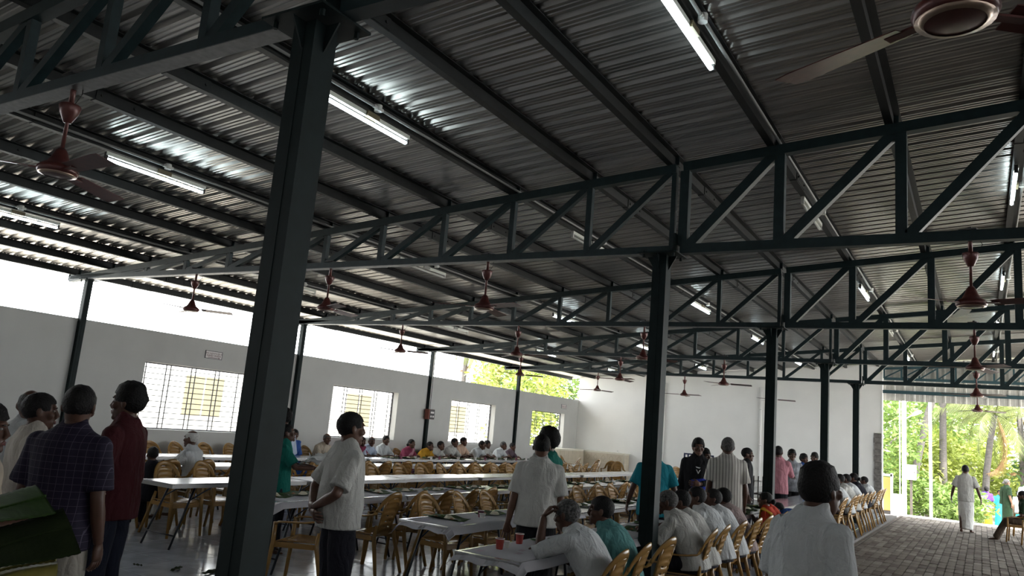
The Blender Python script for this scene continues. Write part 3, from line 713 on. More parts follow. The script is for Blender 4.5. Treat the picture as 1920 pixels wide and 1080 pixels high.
def sign(y, z, label, gname):
    t = thing('wall_sign', label, 'sign', (.0, y, z), 0, gname)
    build('board', G().box((.006, 0, 0), (.012, .40, .15)), SIGNB, t)
    g = G()
    for s in (-1, 1): g.box((.008, s*.2, 0), (.016, .01, .16)); g.box((.008, 0, s*.075), (.016, .41, .01))
    build('frame', g, SIGNF, t)
    g = G().box((.0128, -.01, -.055), (.0012, .26, .008)); g.add([(.0134, .12, -.042), (.0134, .12, -.068), (.0134, .16, -.055)], [(0, 1, 2)]); build('arrow', g, PRINT, t)
    for me, dz in SIGNTXT:
        o = put('lettering', me, t, (.0128, 0, dz)); o.rotation_euler = (math.pi/2, 0, math.pi/2)
def finish_signs():
    global SIGNTXT
    dg = tmp_graph()
    SIGNTXT = []
    for o, dz in TXT:
        me = bpy.data.meshes.new_from_object(o.evaluated_get(dg)); me.materials.clear(); me.materials.append(PRINT); SIGNTXT.append((me, dz))
    sign(2.82, 2.625, 'framed hand wash notice above the nearest window', 'hand wash notices')
    sign(18.59, 2.595, 'framed hand wash notice above the last window by the corner', 'hand wash notices')
    for o, _ in TXT: bpy.data.objects.remove(o)

# ================================================================== PEOPLE
# bodies are lofted on a posed skeleton, fused to one surface, then dressed
def V(*a): return Vector(a)
def geo_arrays(me):
    n = len(me.vertices); v = np.empty(n*3, dtype=np.float32); me.vertices.foreach_get('co', v)
    return v.reshape(-1, 3), [tuple(p.vertices) for p in me.polygons]
JOBS = {}
def fuse_job(key, g, voxel, smooth):
    me = g.mesh('raw', []) ; o = bpy.data.objects.new('raw', me); TMP.collection.objects.link(o)
    m = o.modifiers.new('r', 'REMESH'); m.mode = 'VOXEL'; m.voxel_size = voxel
    if smooth: s = o.modifiers.new('s', 'SMOOTH'); s.factor = .5; s.iterations = smooth
    JOBS[key] = o
FUSED = {}
def run_jobs():
    dg = tmp_graph()
    for k, o in JOBS.items():
        me = bpy.data.meshes.new_from_object(o.evaluated_get(dg)); v, f = geo_arrays(me); FUSED[k] = (v, f); bpy.data.meshes.remove(me)
        m0 = o.data; bpy.data.objects.remove(o); bpy.data.meshes.remove(m0)
    JOBS.clear()

# ---- head template (centre of skull at origin, face towards +Y)
def head_geo():
    g = G()
    g.ball((0, -.012, .028), (.074, .094, .088), 24, 16)
    g.loft([(0, .0, -.02), (0, .012, -.06), (0, .028, -.092), (0, .04, -.112)], [(.066, .078), (.060, .072), (.047, .056), (.030, .036)], xax=(1, 0, 0), n=18)
    g.ball((0, .062, -.06), (.038, .03, .035), 14, 10)            # mouth barrel
    g.ball((0, .074, -.098), (.022, .018, .018), 12, 8)           # chin
    g.ball((0, .07, .035), (.055, .02, .016), 14, 8)              # brow
    g.loft([(0, .082, .022), (0, .094, -.006), (0, .105, -.03)], [(.009, .010), (.011, .012), (.014, .014)], xax=(1, 0, 0), n=10)
    for s in (-1, 1):
        g.ball((s*.012, .094, -.034), (.010, .010, .008), 10, 6)
        g.ball((s*.045, .055, -.02), (.024, .026, .024), 12, 8)   # cheek
        g.ball((s*.077, -.008, -.004), (.010, .020, .032), 10, 8, rot=Matrix.Rotation(s*.25, 3, 'Z'))
    return g
fuse_job('head_near', head_geo(), .0062, 3); fuse_job('head_far', head_geo(), .0095, 2)

def face_bits():
    g = G()
    for s in (-1, 1):
        g.ball((s*.030, .0725, .010), (.0135, .0110, .0065), 12, 8, 1); g.ball((s*.030, .0800, .010), (.0055, .0045, .0055), 10, 6, 2)
        g.loft([(s*.014, .088, .026), (s*.03, .0885, .031), (s*.047, .078, .026)], [.003, .0042, .002], n=6, mi=2)
    g.loft([(-.022, .083, -.062), (-.008, .0935, -.058), (.008, .0935, -.058), (.022, .083, -.062)], [.003, .0052, .0052, .003], n=6, mi=3)
    g.loft([(-.02, .083, -.066), (0, .0935, -.070), (.02, .083, -.066)], [.003, .0062, .003], n=6, mi=3)
    return g
FACE = face_bits()

def hand_geo(curl=.5, spread=.08, grip=False):
    """right hand: wrist at origin, fingers along -Z, palm facing -X side (towards body), thumb towards +Y"""
    g = G()
    g.loft([(0, 0, .012), (0, .0, -.03), (0, .002, -.065), (0, .0, -.092)], [(.019, .026), (.019, .037), (.017, .042), (.013, .040)], xax=(1, 0, 0), n=12)
    L = [.070, .078, .072, .056]; Y = [.030, .010, -.010, -.029]
    for i in range(4):
        p = V(0, Y[i], -.086); a = .12; d = spread*(1.5-i); pts = [p.copy()]; rad = [.0092]
        for k in range(3):
            a += curl*(.55+.25*k); sl = L[i]*(.45, .31, .24)[k]
            p = p+V(-math.sin(a)*sl, d*sl, -math.cos(a)*sl); pts.append(p.copy()); rad.append((.0088, .0080, .0058)[k])
        g.loft(pts, rad, n=7)
        t = pts[-1]; g.ball(t, .0058, 7, 5); dd = (pts[-1]-pts[-2]).normalized()
        nrm = V(math.cos(a), 0, -math.sin(a)); g.ball(t+nrm*.0045-dd*.004, (.003, .0045, .006), 6, 4, 4)
    pts = [V(-.004, .020, -.020), V(-.012, .046, -.046), V(-.020, .058, -.072), V(-.026+(-.012 if grip else 0), .056, -.094)]
    g.loft(pts, [.015, .012, .0100, .0066], n=8); g.ball(pts[-1], .0066, 7, 5)
    return g
HANDS = {'relaxed': hand_geo(.38), 'curled': hand_geo(.85, .03, True), 'open': hand_geo(.16, .14)}

# ---- skeletons (1.72 m adult), person faces +Y, own right is +X
def arm_pos(style, s, base, lean=0):
    """returns elbow, wrist, hand direction, palm normal (world-ish local) for side s; base = shoulder"""
    sh = base
    if style == 'down':   return sh+V(s*.048, -.02, -.285), sh+V(s*.062, .045, -.535), V(s*.02, .10, -1), V(-s, .1, 0)
    if style == 'out':    return sh+V(s*.10, -.02, -.265), sh+V(s*.16, .05, -.50), V(s*.1, .10, -1), V(-s, .1, 0)
    if style == 'open':   return sh+V(s*.055, -.03, -.285), sh+V(s*.095, -.02, -.535), V(s*.10, .02, -1), V(-.2*s, -1, 0)
    if style == 'behind': return sh+V(s*.085, -.13, -.25), V(s*.015, -.205, sh.z-.385+(.02 if s > 0 else -.02)), V(-s, -.02, -.22), V(0, 1, .2)
    if style == 'front':  return sh+V(s*.07, .02, -.27), V(s*.05, .24, sh.z-.30), V(-s*.8, .35, .0), V(0, -1, 0)
    if style == 'cross':  return sh+V(s*.06, .06, -.27), V(-s*.07, .19, sh.z-.22-.03*s), V(-s, .0, .15), V(0, -1, 0)
    if style == 'hold':   return sh+V(s*.06, .03, -.28), sh+V(-s*.02, .27, -.26), V(-s*.2, 1, -.1), V(-s, 0, .2)
    if style == 'reach':  return sh+V(s*.05, .16, -.22), sh+V(s*.02, .42, -.22), V(0, 1, -.3), V(0, 0, -1)
    if style == 'table':  return sh+V(s*.09, .16, -.23), V(s*.12, sh.y+.36, .79), V(-s*.35, 1, -.05), V(0, 0, -1)
    if style == 'eat':    return sh+V(s*.10, .15, -.24), V(s*.05, sh.y+.30, .83), V(-s*.3, .9, -.35), V(0, 0, -1)
    if style == 'mouth':  return V(s*.23, sh.y+.24, .80), V(s*.13, sh.y+.27, 1.06), V(-s*.5, -.35, .75), V(-s*.6, -.6, 0)
    if style == 'lap':    return sh+V(s*.07, .03, -.27), V(s*.10, sh.y+.24, sh.z-.38), V(-s*.3, 1, -.2), V(0, 0, -1)
    if style == 'stretch': return sh+V(s*.10, .22, -.17), sh+V(s*.22, .46, -.20), V(s*.3, 1, -.1), V(0, 0, -1)

def skeleton(pose, arms, lean=0., hyaw=0., hpitch=0., girth=1., stride=0., bend=0.):
    k = {}
    if pose == 'stand':
        pz = .93; k['P'] = V(0, 0, pz)
        k['hip'] = [V(s*.088, 0, pz-.03) for s in (-1, 1)]
        k['knee'] = [V(s*.10, .02+s*stride*.12, .50) for s in (-1, 1)]
        k['ank'] = [V(s*.105, -.02+s*stride*.26, .085) for s in (-1, 1)]
        base = V(0, -.005, pz)
    else:
        pz = .52; k['P'] = V(0, -.07, pz)
        k['hip'] = [V(s*.09, -.06, pz-.01) for s in (-1, 1)]
        k['knee'] = [V(s*.13, .34, pz+.0) for s in (-1, 1)]
        k['ank'] = [V(s*.12, .33+stride, .085) for s in (-1, 1)]
        base = V(0, -.075, pz)
    def sp(d):   # point along the curved spine, d metres above the pelvis
        a = lean*(.55+.9*d/.53); return base+V(0, math.sin(a)*d, math.cos(a)*d)
    k['sp'] = sp; k['N'] = sp(.525)
    up = (sp(.525)-sp(.40)).normalized(); k['up'] = up
    k['sh'] = [sp(.430)+V(s*.170*(.6+.4*girth), 0, 0) for s in (-1, 1)]
    fwd = V(0, math.sin(lean*.8), math.cos(lean*.8))
    k['H'] = k['N']+V(0, .018+math.sin(lean*.9+bend)*.108, math.cos(lean*.9+bend)*.120)
    k['HR'] = Matrix.Rotation(hyaw, 3, 'Z') @ Matrix.Rotation(-hpitch, 3, 'X')
    k['arm'] = [arm_pos(arms[0], -1, k['sh'][0]), arm_pos(arms[1], 1, k['sh'][1])]
    k['girth'] = girth
    return k
def torso(g, k, grow, hem, n=20, belly=.0):
    sp = k['sp']; q = k['girth']
    rows = [(hem, .176, .138), (-.02, .172, .134), (.08, .164, .122+belly), (.20, .163, .114+belly*.8), (.32, .174, .116), (.40, .182, .112), (.445, .178, .102), (.485, .138, .084), (.515, .092, .072), (.545, .068, .064)]
    if hem > -.02: rows = rows[1:]
    g.loft([sp(d) for d, a, b in rows], [((a+grow)*q, (b+grow)*q) for d, a, b in rows], xax=(1, 0, 0), n=n)
    for s in (0, 1): g.ball(k['sh'][s]+V(0, 0, .0), (.058+grow, .060+grow, .056+grow), 12, 8)
def body_geo(k, pose, legs=True):
    g = G(); torso(g, k, -.028, -.02)
    g.loft([k['N']-k['up']*.05, k['N']+k['up']*.03, k['H']+V(0, -.012, -.03)], [.062, .054, .054], n=12)
    for s in (0, 1):
        e, w, hd, pn = k['arm'][s]; sh = k['sh'][s]
        g.loft([sh, sh.lerp(e, .5), e, e.lerp(w, .35), w], [.050, .047, .040, .041, .027], n=12)
        h, kn, an = k['hip'][s], k['knee'][s], k['ank'][s]
        g.loft([h+V(0, 0, .0), h.lerp(kn, .5), kn, kn.lerp(an, .35), an], [.082, .075, .055, .054, .038], n=12)
        d = V(.12*(-1 if s == 0 else 1), 1, 0).normalized()
        g.loft([an+V(0, 0, .01)-d*.045, an-d*.05+V(0, 0, -.05), an+d*.05+V(0, 0, -.052), an+d*.13+V(0, 0, -.066), an+d*.175+V(0, 0, -.072)], [(.03, .03), (.036, .03), (.042, .03), (.045, .018), (.03, .011)], xax=(1, 0, 0), n=10)
    return g
def shirt_geo(k, pose, sleeve, hem, belly=0., grow=.012):
    g = G(); torso(g, k, grow, hem, belly=belly)
    for s in (0, 1):
        e, w, hd, pn = k['arm'][s]; sh = k['sh'][s]
        if sleeve == 'short': g.loft([sh+V(0, 0, .0), sh.lerp(e, .35), sh.lerp(e, .84)], [.066, .073, .080], n=14)
        elif sleeve == 'half': g.loft([sh+V(0, 0, .01), sh.lerp(e, .5), e, e.lerp(w, .12)], [.070, .068, .066, .062], n=14)
        elif sleeve == 'long': g.loft([sh+V(0, 0, .01), sh.lerp(e, .5), e, w.lerp(e, .12)], [.068, .064, .058, .044], n=14)
        elif sleeve == 'cap': g.loft([sh+V(0, 0, .01), sh.lerp(e, .45)], [.062, .058], n=12)
    # collar
    N, up = k['N'], k['up']
    g.loft([N-up*.045, N+up*.012, N+up*.036, N+up*.052-V(0, .012, 0)], [(.084, .078), (.075, .072), (.070, .068), (.068, .064)], xax=(1, 0, 0), n=16)
    return g
def bottom_geo(k, pose, kind):
    g = G(); sp = k['sp']; q = k['girth']
    if kind == 'trousers' or (pose == 'sit' and kind != 'saree'):
        g.loft([sp(.04), sp(-.02), sp(-.08)], [(.148*q, .104*q), (.156*q, .112*q), (.158*q, .118*q)], xax=(1, 0, 0), n=18)
        for s in (0, 1):
            h, kn, an = k['hip'][s], k['knee'][s], k['ank'][s]
            g.loft([h+V(0, 0, .02), h.lerp(kn, .45), kn, kn.lerp(an, .5), an+V(0, 0, -.03)], [.086*q, .093*q, .083, .078, .076], n=14)
    elif kind == 'dhoti':
        c = (k['ank'][0]+k['ank'][1])/2
        g.loft([sp(.06), sp(-.05), V(0, .01, .62), V(0, .01, .34), V(c.x, c.y, .07)], [(.150*q, .106*q), (.168*q, .124*q), (.180*q, .140), (.168, .145), (.150, .150)], xax=(1, 0, 0), n=22)
        g.loft([V(.06, .13, .9), V(.04, .16, .5), V(.03, .17, .10)], [(.03, .02), (.06, .03), (.08, .035)], xax=(1, 0, 0), n=10)
    elif kind == 'saree':
        if pose == 'stand': g.loft([sp(.08), sp(-.05), V(0, .0, .6), V(0, .0, .3), V(0, .0, .03)], [(.166*q, .126*q), (.19*q, .15*q), (.19*q, .16*q), (.2, .17), (.22, .19)], xax=(1, 0, 0), n=22)
        else:
            g.loft([sp(.08), sp(.0), sp(-.05)], [(.17, .13), (.18, .14), (.17, .13)], xax=(1, 0, 0), n=18)
            g.loft([V(0, -.06, .50), V(0, .2, .51), V(0, .36, .49), V(0, .36, .25), V(0, .35, .05)], [(.18, .10), (.2, .10), (.19, .10), (.18, .10), (.19, .11)], xax=(1, 0, 0), n=18)
    return g
def pallu_geo(k, pose):
    g = G(); sp = k['sp']
    g.loft([sp(.0)+V(.12, .10, 0), sp(.16)+V(.06, .135, 0), sp(.34)+V(-.06, .135, 0), sp(.475)+V(-.14, .045, .045), sp(.46)+V(-.15, -.08, .0), sp(.30)+V(-.13, -.135, 0), sp(.05)+V(-.11, -.15, -.02), sp(-.12)+V(-.11, -.17, -.03)],
           [(.05, .016), (.08, .018), (.085, .018), (.07, .02), (.075, .018), (.085, .016), (.09, .016), (.09, .014)], xax=(1, 0, 0), n=12)
    return g
def hair_geo(style, seed):
    rr = random.Random(seed); g = G(); nu, nv = 28, 18; vs = []
    thick = {'short': 1.075, 'thick': 1.15, 'wild': 1.20, 'bald': 1.045, 'bun': 1.08, 'plait': 1.08, 'crop': 1.05}[style]
    for i in range(nv+1):
        th = math.pi*i/nv
        for j in range(nu):
            a = 2*math.pi*j/nu; d = V(math.sin(th)*math.cos(a), math.sin(th)*math.sin(a), math.cos(th))
            p = V(d.x*.0755, d.y*.0955-.012, d.z*.089+.028)
            # hairline: keep hair above brow in front, above ears at the sides, to the nape behind
            line = .052 if d.y > .25 else (.052-(.25-d.y)*.30 if d.y > -.25 else -.10-(-.25-d.y)*.0)
            if d.y > -.25 and abs(d.x) > .75: line = .012 if d.y > .05 else -.04
            if d.y < -.25: line = -.098
            s = thick
            if style == 'bald' and (p.z > .075 and True): s = .97
            if p.z < line: s = .90 if p.z > line-.02 else .80
            n_ = noise.noise(Vector((d.x*4+seed, d.y*4, d.z*4)))*.035+noise.noise(Vector((d.x*11, d.y*11+seed, d.z*11)))*.02
            if style in ('thick', 'wild'): n_ *= 2.0
            q = V(d.x*.0755, d.y*.0955, d.z*.089)*(s+(n_ if s > 1 else 0)) + V(0, -.012, .028)
            if style in ('thick', 'wild') and d.z > .5: q.z += .012+(.018*max(0, d.y) if style == 'wild' else .006)
            vs.append(q)
    g.add(vs, [(i*nu+j, (i+1)*nu+j, (i+1)*nu+(j+1) % nu, i*nu+(j+1) % nu) for i in range(nv) for j in range(nu)])
    if style == 'bun': g.ball((0, -.125, -.02), (.042, .036, .042), 12, 8)
    if style == 'plait': g.loft([(0, -.10, .0), (0, -.125, -.06), (0, -.12, -.16), (0, -.12, -.30)], [.035, .03, .024, .014], n=10)
    return g
BODY = {}   # key -> dict of meshes
PEOPLE = []
def person(label, loc, face, h, pose='stand', arms=('down', 'down'), shirt=None, bottom=None, kind='trousers', sleeve='short', hem=-.16, hair='short', hairm=None, skin=0, lean=0., hyaw=0., hpitch=0., girth=1., belly=.0, stride=0., near=0, hands=('relaxed', 'relaxed'), group='people', z=0., pallu=None, bend=0., shoes=None, glasses=False, tache=False):
    PEOPLE.append(dict(locals()))
def stage_people():
    for p in PEOPLE:
        key = (p['pose'], p['arms'], p['sleeve'], p['hem'], p['kind'], round(p['lean'], 2), round(p['girth'], 2), p['belly'], p['stride'], p['near'], p['pallu'] is not None, p['bend'])
        p['key'] = key
        if key in BODY: continue
        k = skeleton(p['pose'], p['arms'], p['lean'], 0, 0, p['girth'], p['stride'], p['bend']); BODY[key] = k
        vx = (.019, .0135, .0105)[p['near']]; sm = (2, 3, 4)[p['near']]
        fuse_job((key, 'body'), body_geo(k, p['pose']), (.019, .015, .0125)[p['near']], 2)
        fuse_job((key, 'shirt'), shirt_geo(k, p['pose'], p['sleeve'], p['hem'], p['belly']), vx, sm)
        fuse_job((key, 'bottom'), bottom_geo(k, p['pose'], p['kind']), vx*1.15, sm)
        if p['pallu'] is not None: fuse_job((key, 'pallu'), pallu_geo(k, p['pose']), .012, 2)
def wrinkle(v, amp, seed):
    """drape folds: streaks running down the cloth, summed from warped waves"""
    rg = np.random.RandomState(int(seed*10) % 9973); c = v[:, :2].mean(axis=0); d = v[:, :2]-c; r = np.sqrt((d**2).sum(1))+1e-5
    x, y, z = v[:, 0], v[:, 1], v[:, 2]; n = np.zeros(len(v))
    for i in range(9):
        a = rg.uniform(0, 6.283); k = rg.uniform(18, 55); kz = rg.uniform(-1, 1)*k*.45
        w = 1.3*np.sin(z*rg.uniform(3, 9)+rg.uniform(0, 6)+x*rg.uniform(-8, 8))
        n += np.maximum(-.25, np.sin((x*math.cos(a)+y*math.sin(a))*k+z*kz+w+rg.uniform(0, 6)))*rg.uniform(.3, 1)*(28/k)**.6
    n = n/3.0; out = v.copy(); f = amp*n
    out[:, 0] += d[:, 0]/r*f; out[:, 1] += d[:, 1]/r*f; out[:, 2] += .15*f
    return out
MESHC = {}
def cloth_mesh(key, part, amp, name):
    kk = (key, part)
    if kk in MESHC: return MESHC[kk]
    v, f = FUSED[kk]
    if amp: v = wrinkle(v, amp, (hash(str(kk)) % 97) if False else len(MESHC)*3.7)
    me = bpy.data.meshes.new(name); me.from_pydata(v.tolist(), [], f); me.materials.append(None)
    me.polygons.foreach_set('use_smooth', [True]*len(f)); me.update(); MESHC[kk] = me
    return me
def dressed(name, me, m, parent):
    o = put(name, me, parent); o.material_slots[0].link = 'OBJECT'; o.material_slots[0].material = m; return o
def frame(d, pn):
    z = -d.normalized(); x = -(pn - z*pn.dot(z)); x.normalize(); y = z.cross(x)
    return Matrix(((x.x, y.x, z.x), (x.y, y.y, z.y), (x.z, y.z, z.z)))
def make_people():
    for i, p in enumerate(PEOPLE):
        k = BODY[p['key']]; key = p['key']; sc = p['h']/1.72 if p['pose'] == 'stand' else p['h']
        f = p['face']; rz = math.atan2(f[1], f[0])-math.pi/2
        t = thing('person', p['label'], 'person', (p['loc'][0], p['loc'][1], p['z']), rz, p['group']); t.scale = (sc, sc, sc)
        # body: fused trunk and limbs + head + hands in one mesh
        v, fc = FUSED[(key, 'body')]; g = G(); g.v = [tuple(a) for a in v.tolist()]; g.f = list(fc); g.m = [0]*len(fc)
        HR = Matrix.Rotation(p['hyaw'], 3, 'Z') @ Matrix.Rotation(-p['hpitch']-p['lean']*.35, 3, 'X')
        HM = Matrix.Translation(k['H']) @ HR.to_4x4() @ Matrix.Scale(1.06, 4)
        hv, hf = FUSED['head_near' if p['near'] == 2 else 'head_far']; hg = G(); hg.v = [tuple(a) for a in hv.tolist()]; hg.f = list(hf); hg.m = [0]*len(hf)
        g.merge(hg, HM); g.merge(FACE, HM)
        for s in (0, 1):
            e, w, hd, pn = k['arm'][s]; side = -1 if s == 0 else 1
            Fm = frame(hd, pn if pn.length else V(-side, 0, 0))
            hgq = HANDS[p['hands'][s]]; x_ = Fm.col[0]; 
            # thumb should point forward / inward: mirror in local Y so that left and right differ
            mir = Matrix.Diagonal((1, 1 if (side > 0) else -1, 1))
            hh = G(); hh.v = [tuple(Fm @ (mir @ Vector(a))) for a in hgq.v]; hh.m = hgq.m
            hh.f = [tuple(reversed(q)) for q in hgq.f] if side < 0 else hgq.f
            g.merge(hh, Matrix.Translation(w))
        build('body', g, [SKIN[p['skin']], EYEW, EYEB, LIPS, NAIL], t, smooth=True)
        amp = (.008, .011, .013)[p['near']]
        dressed('shirt' if p['kind'] != 'saree' else 'blouse', cloth_mesh(key, 'shirt', amp, 'shirt'), p['shirt'], t)
        dressed({'trousers': 'trousers', 'dhoti': 'dhoti', 'saree': 'saree_skirt'}[p['kind']], cloth_mesh(key, 'bottom', amp*.55, 'bottom'), p['bottom'], t)
        if p['pallu'] is not None: dressed('saree_pallu', cloth_mesh(key, 'pallu', .005, 'pallu'), p['pallu'], t)
        hgm = hair_geo(p['hair'], i*1.37)
        if p['tache']: hgm.loft([(-.026, .083, -.052), (0, .098, -.046), (.026, .083, -.052)], [.004, .007, .004], n=6)
        hm = G().merge(hgm, HM)
        if p['glasses']:
            gg = G()
            for s in (-1, 1):
                ring = [(s*.032+.021*math.cos(a*.5236), .096, .006+.017*math.sin(a*.5236)) for a in range(13)]; gg.loft(ring, [.0016]*13, n=5)
                gg.loft([(s*.053, .095, .01), (s*.078, .02, .008), (s*.078, -.02, .0)], [.0018]*3, n=5)
            gg.loft([(-.011, .098, .01), (.011, .098, .01)], [.0016]*2, n=5)
            build('glasses', G().merge(gg, HM), PANELD, t)
        build('hair', hm, p['hairm'] or HAIRB, t, smooth=True)
        p['obj'] = t
def cm(n, c, **kw): return mat('cloth_'+n, c, kw.pop('rough', .85), 0, kw.pop('na', .08), 9, .25, 90, spec=.15, folds=.55, **kw)
C_WHITE = cm('white', (.47, .485, .49)); C_WHITE2 = cm('offwhite', (.42, .415, .39)); C_CREAM = cm('cream', (.44, .40, .35)); C_BEIGE = cm('beige', (.40, .34, .27))
C_MAROON = cm('maroon', (.05, .011, .014)); C_BLACK = cm('black', (.012, .012, .014)); C_DARK = cm('dark_navy', (.016, .016, .022)); C_DENIM = cm('denim', (.012, .014, .024))
C_TEAL = cm('teal', (.012, .17, .215)); C_TEALG = cm('teal_green', (.008, .11, .088)); C_SEA = cm('sea_green', (.075, .20, .195)); C_BLUE = cm('blue', (.03, .08, .26)); C_LBLUE = cm('pale_blue', (.42, .48, .60))
C_PINK = cm('pink', (.38, .17, .20)); C_ROSE = cm('rose', (.20, .035, .07)); C_YEL = cm('yellow', (.42, .22, .02)); C_ORANGE = cm('orange', (.55, .16, .02)); C_RED = cm('red', (.40, .04, .02))
C_GREY = cm('grey_print', (.22, .23, .25), na=.6); C_MAUVE = cm('mauve', (.26, .20, .19)); C_GREEN = cm('deep_green', (.008, .020, .009)); C_PURPLE = cm('purple', (.09, .04, .34)); C_AQUA = cm('aqua', (.03, .42, .44)); C_BROWN = cm('brown', (.07, .05, .035)); C_GTROU = cm('stone_trousers', (.27, .245, .215)); C_STEEL = cm('purple_grey', (.10, .07, .085))
C_JBLUE = cm('jersey_blue', (.03, .05, .36), na=.5); C_DHOTI = cm('dhoti', (.60, .60, .58))
C_PLAID = stripe_mat('cloth_plaid', (.012, .009, .021), (.06, .052, .078), 0, 26., .055, True)
C_STRIPE = stripe_mat('cloth_stripe', (.46, .44, .40), (.13, .12, .12), 0, 26., .24)
C_TOWEL = stripe_mat('cloth_towel', (.55, .45, .36), (.38, .16, .07), 0, 34., .4)
FW = V(-.524, .852, 0); RT = V(.852, .524, 0)
def fd(a, b): v = FW*a+RT*b; return (v.x, v.y)
GS, GD, GO = 'people standing in the hall', 'diners seated at the tables', 'people outside the entrance'
# standing, near
person('man in a dark plaid shirt with his back to the camera', (8.78, -4.87), fd(1, .05), 1.76, shirt=C_PLAID, bottom=C_GTROU, hem=-.14, hair='short', hpitch=.15, hyaw=.25, near=2, arms=('front', 'down'), girth=1.08, group=GS)
person('man in a maroon shirt and dark jeans standing in profile facing left', (8.10, -4.10), fd(-.02, -1), 1.80, shirt=C_MAROON, bottom=C_DENIM, hem=-.12, sleeve='long', hair='thick', near=2, arms=('front', 'down'), group=GS, hands=('relaxed', 'curled'))
person('man in a cream shirt at the left turned towards the plaid shirt', (7.95, -4.65), fd(.55, .85), 1.69, shirt=C_CREAM, bottom=C_GTROU, hem=-.24, hair='short', near=2, arms=('front', 'front'), group=GS, belly=.02, girth=1.05)
person('man in a white shirt half hidden behind the cream shirt', (7.06, -4.25), fd(.9, -.4), 1.70, shirt=C_WHITE, bottom=C_DARK, hair='bald', hairm=HAIRG, near=1, group=GS)
person('dark haired man at the left edge raising his hand to his chest', (8.98, -5.45), fd(.3, 1), 1.61, shirt=C_BEIGE, bottom=C_DARK, hair='thick', near=2, arms=('hold', 'hold'), hands=('curled', 'curled'), group=GS)
person('man in a white shirt with his hands clasped behind his back', (9.18, -2.95), fd(.50, .87), 1.74, shirt=C_WHITE2, bottom=C_DARK, hem=-.08, hair='short', near=2, arms=('behind', 'behind'), group=GS, girth=1.10, belly=.02, skin=1, hyaw=.05)
person('man in a white shirt standing by the front table, left palm open', (9.70, -.78), fd(1, .12), 1.68, shirt=C_WHITE2, bottom=C_BLACK, hem=-.11, hair='short', near=2, arms=('open', 'down'), hands=('open', 'relaxed'), group=GS, girth=1.14, skin=1, hpitch=.2)
person('man with tall dark hair hidden behind the white shirt by the front table', (9.55, -.35), fd(.5, -.8), 1.745, shirt=C_TEALG, bottom=C_BLACK, hair='wild', near=1, arms=('front', 'front'), group=GS)
person('man in a bright teal shirt standing behind the second column', (9.65, 2.49), fd(1, .1), 1.68, shirt=C_TEAL, bottom=C_DARK, hem=-.20, hair='short', near=1, arms=('out', 'out'), group=GS, girth=1.12)
person('young man in a black and blue long sleeved jersey facing the camera', (9.60, 4.50), fd(-1, -.30), 1.78, shirt=C_BLACK, bottom=C_DARK, hem=-.14, sleeve='long', hair='wild', near=1, arms=('front', 'down'), group=GS, skin=1, hyaw=.25, girth=1.05)
person('man half hidden behind the black jersey', (9.50, 5.18), fd(-.8, .5), 1.63, shirt=C_BLACK, bottom=C_DARK, hair='thick', near=0, group=GS)
person('grey haired man in a striped shirt with his back turned', (10.30, 3.62), fd(1, .15), 1.84, shirt=C_STRIPE, bottom=C_DARK, hem=-.22, hair='short', hairm=HAIRG, near=1, arms=('down', 'down'), group=GS, girth=1.14)
person('dark haired man just behind the striped shirt', (9.60, 7.49), fd(-.3, 1), 1.71, shirt=C_BLACK, bottom=C_DARK, hair='short', near=0, group=GS)
person('man in a pink shirt half hidden by the third column', (9.72, 9.60), fd(.8, .5), 1.80, shirt=C_PINK, bottom=C_DARK, sleeve='long', hair='short', near=1, arms=('down', 'reach'), group=GS, girth=1.1)
person('young man in a grey printed shirt facing the camera', (9.60, 11.60), fd(-1, -.1), 1.74, shirt=C_GREY, bottom=C_BLACK, hair='wild', near=0, group=GS)
person('left one of two boys standing far back before the end wall', (9.60, 13.03), fd(-.7, .5), 1.66, shirt=C_BLUE, bottom=C_DARK, hair='thick', near=0, group=GS)
person('right one of two boys standing far back before the end wall', (9.72, 13.84), fd(-.6, -.8), 1.71, shirt=C_ORANGE, bottom=C_DARK, hair='thick', near=0, group=GS)
person('man in a white shirt walking past in the right foreground, head lowered', (12.60, -3.42), fd(.45, .90), 1.69, shirt=C_WHITE, bottom=C_DARK, hem=-.2, hair='thick', near=2, hyaw=-.05, hpitch=-.22, arms=('down', 'down'), group=GS, girth=1.0, bend=.3, lean=.12)
person('boy in a teal green shirt handing over a white cloth', (6.10, -.69), fd(.35, 1), 1.53, shirt=C_TEALG, bottom=C_DARK, hair='crop', near=1, arms=('reach', 'reach'), group=GS, hpitch=-.2)
person('tall man mostly hidden behind the nearest column', (5.95, -.62), fd(.3, -.9), 1.73, shirt=C_LBLUE, bottom=C_DARK, hair='short', near=0, group=GS)
# walking out
person('man in a white shirt and dhoti walking out along the paved aisle', (13.0, 17.43), fd(.86, .62), 1.80, shirt=C_WHITE2, bottom=C_DHOTI, kind='dhoti', hem=-.16, hair='short', near=1, arms=('out', 'out'), group=GO, stride=.35, z=-.06, girth=1.02)
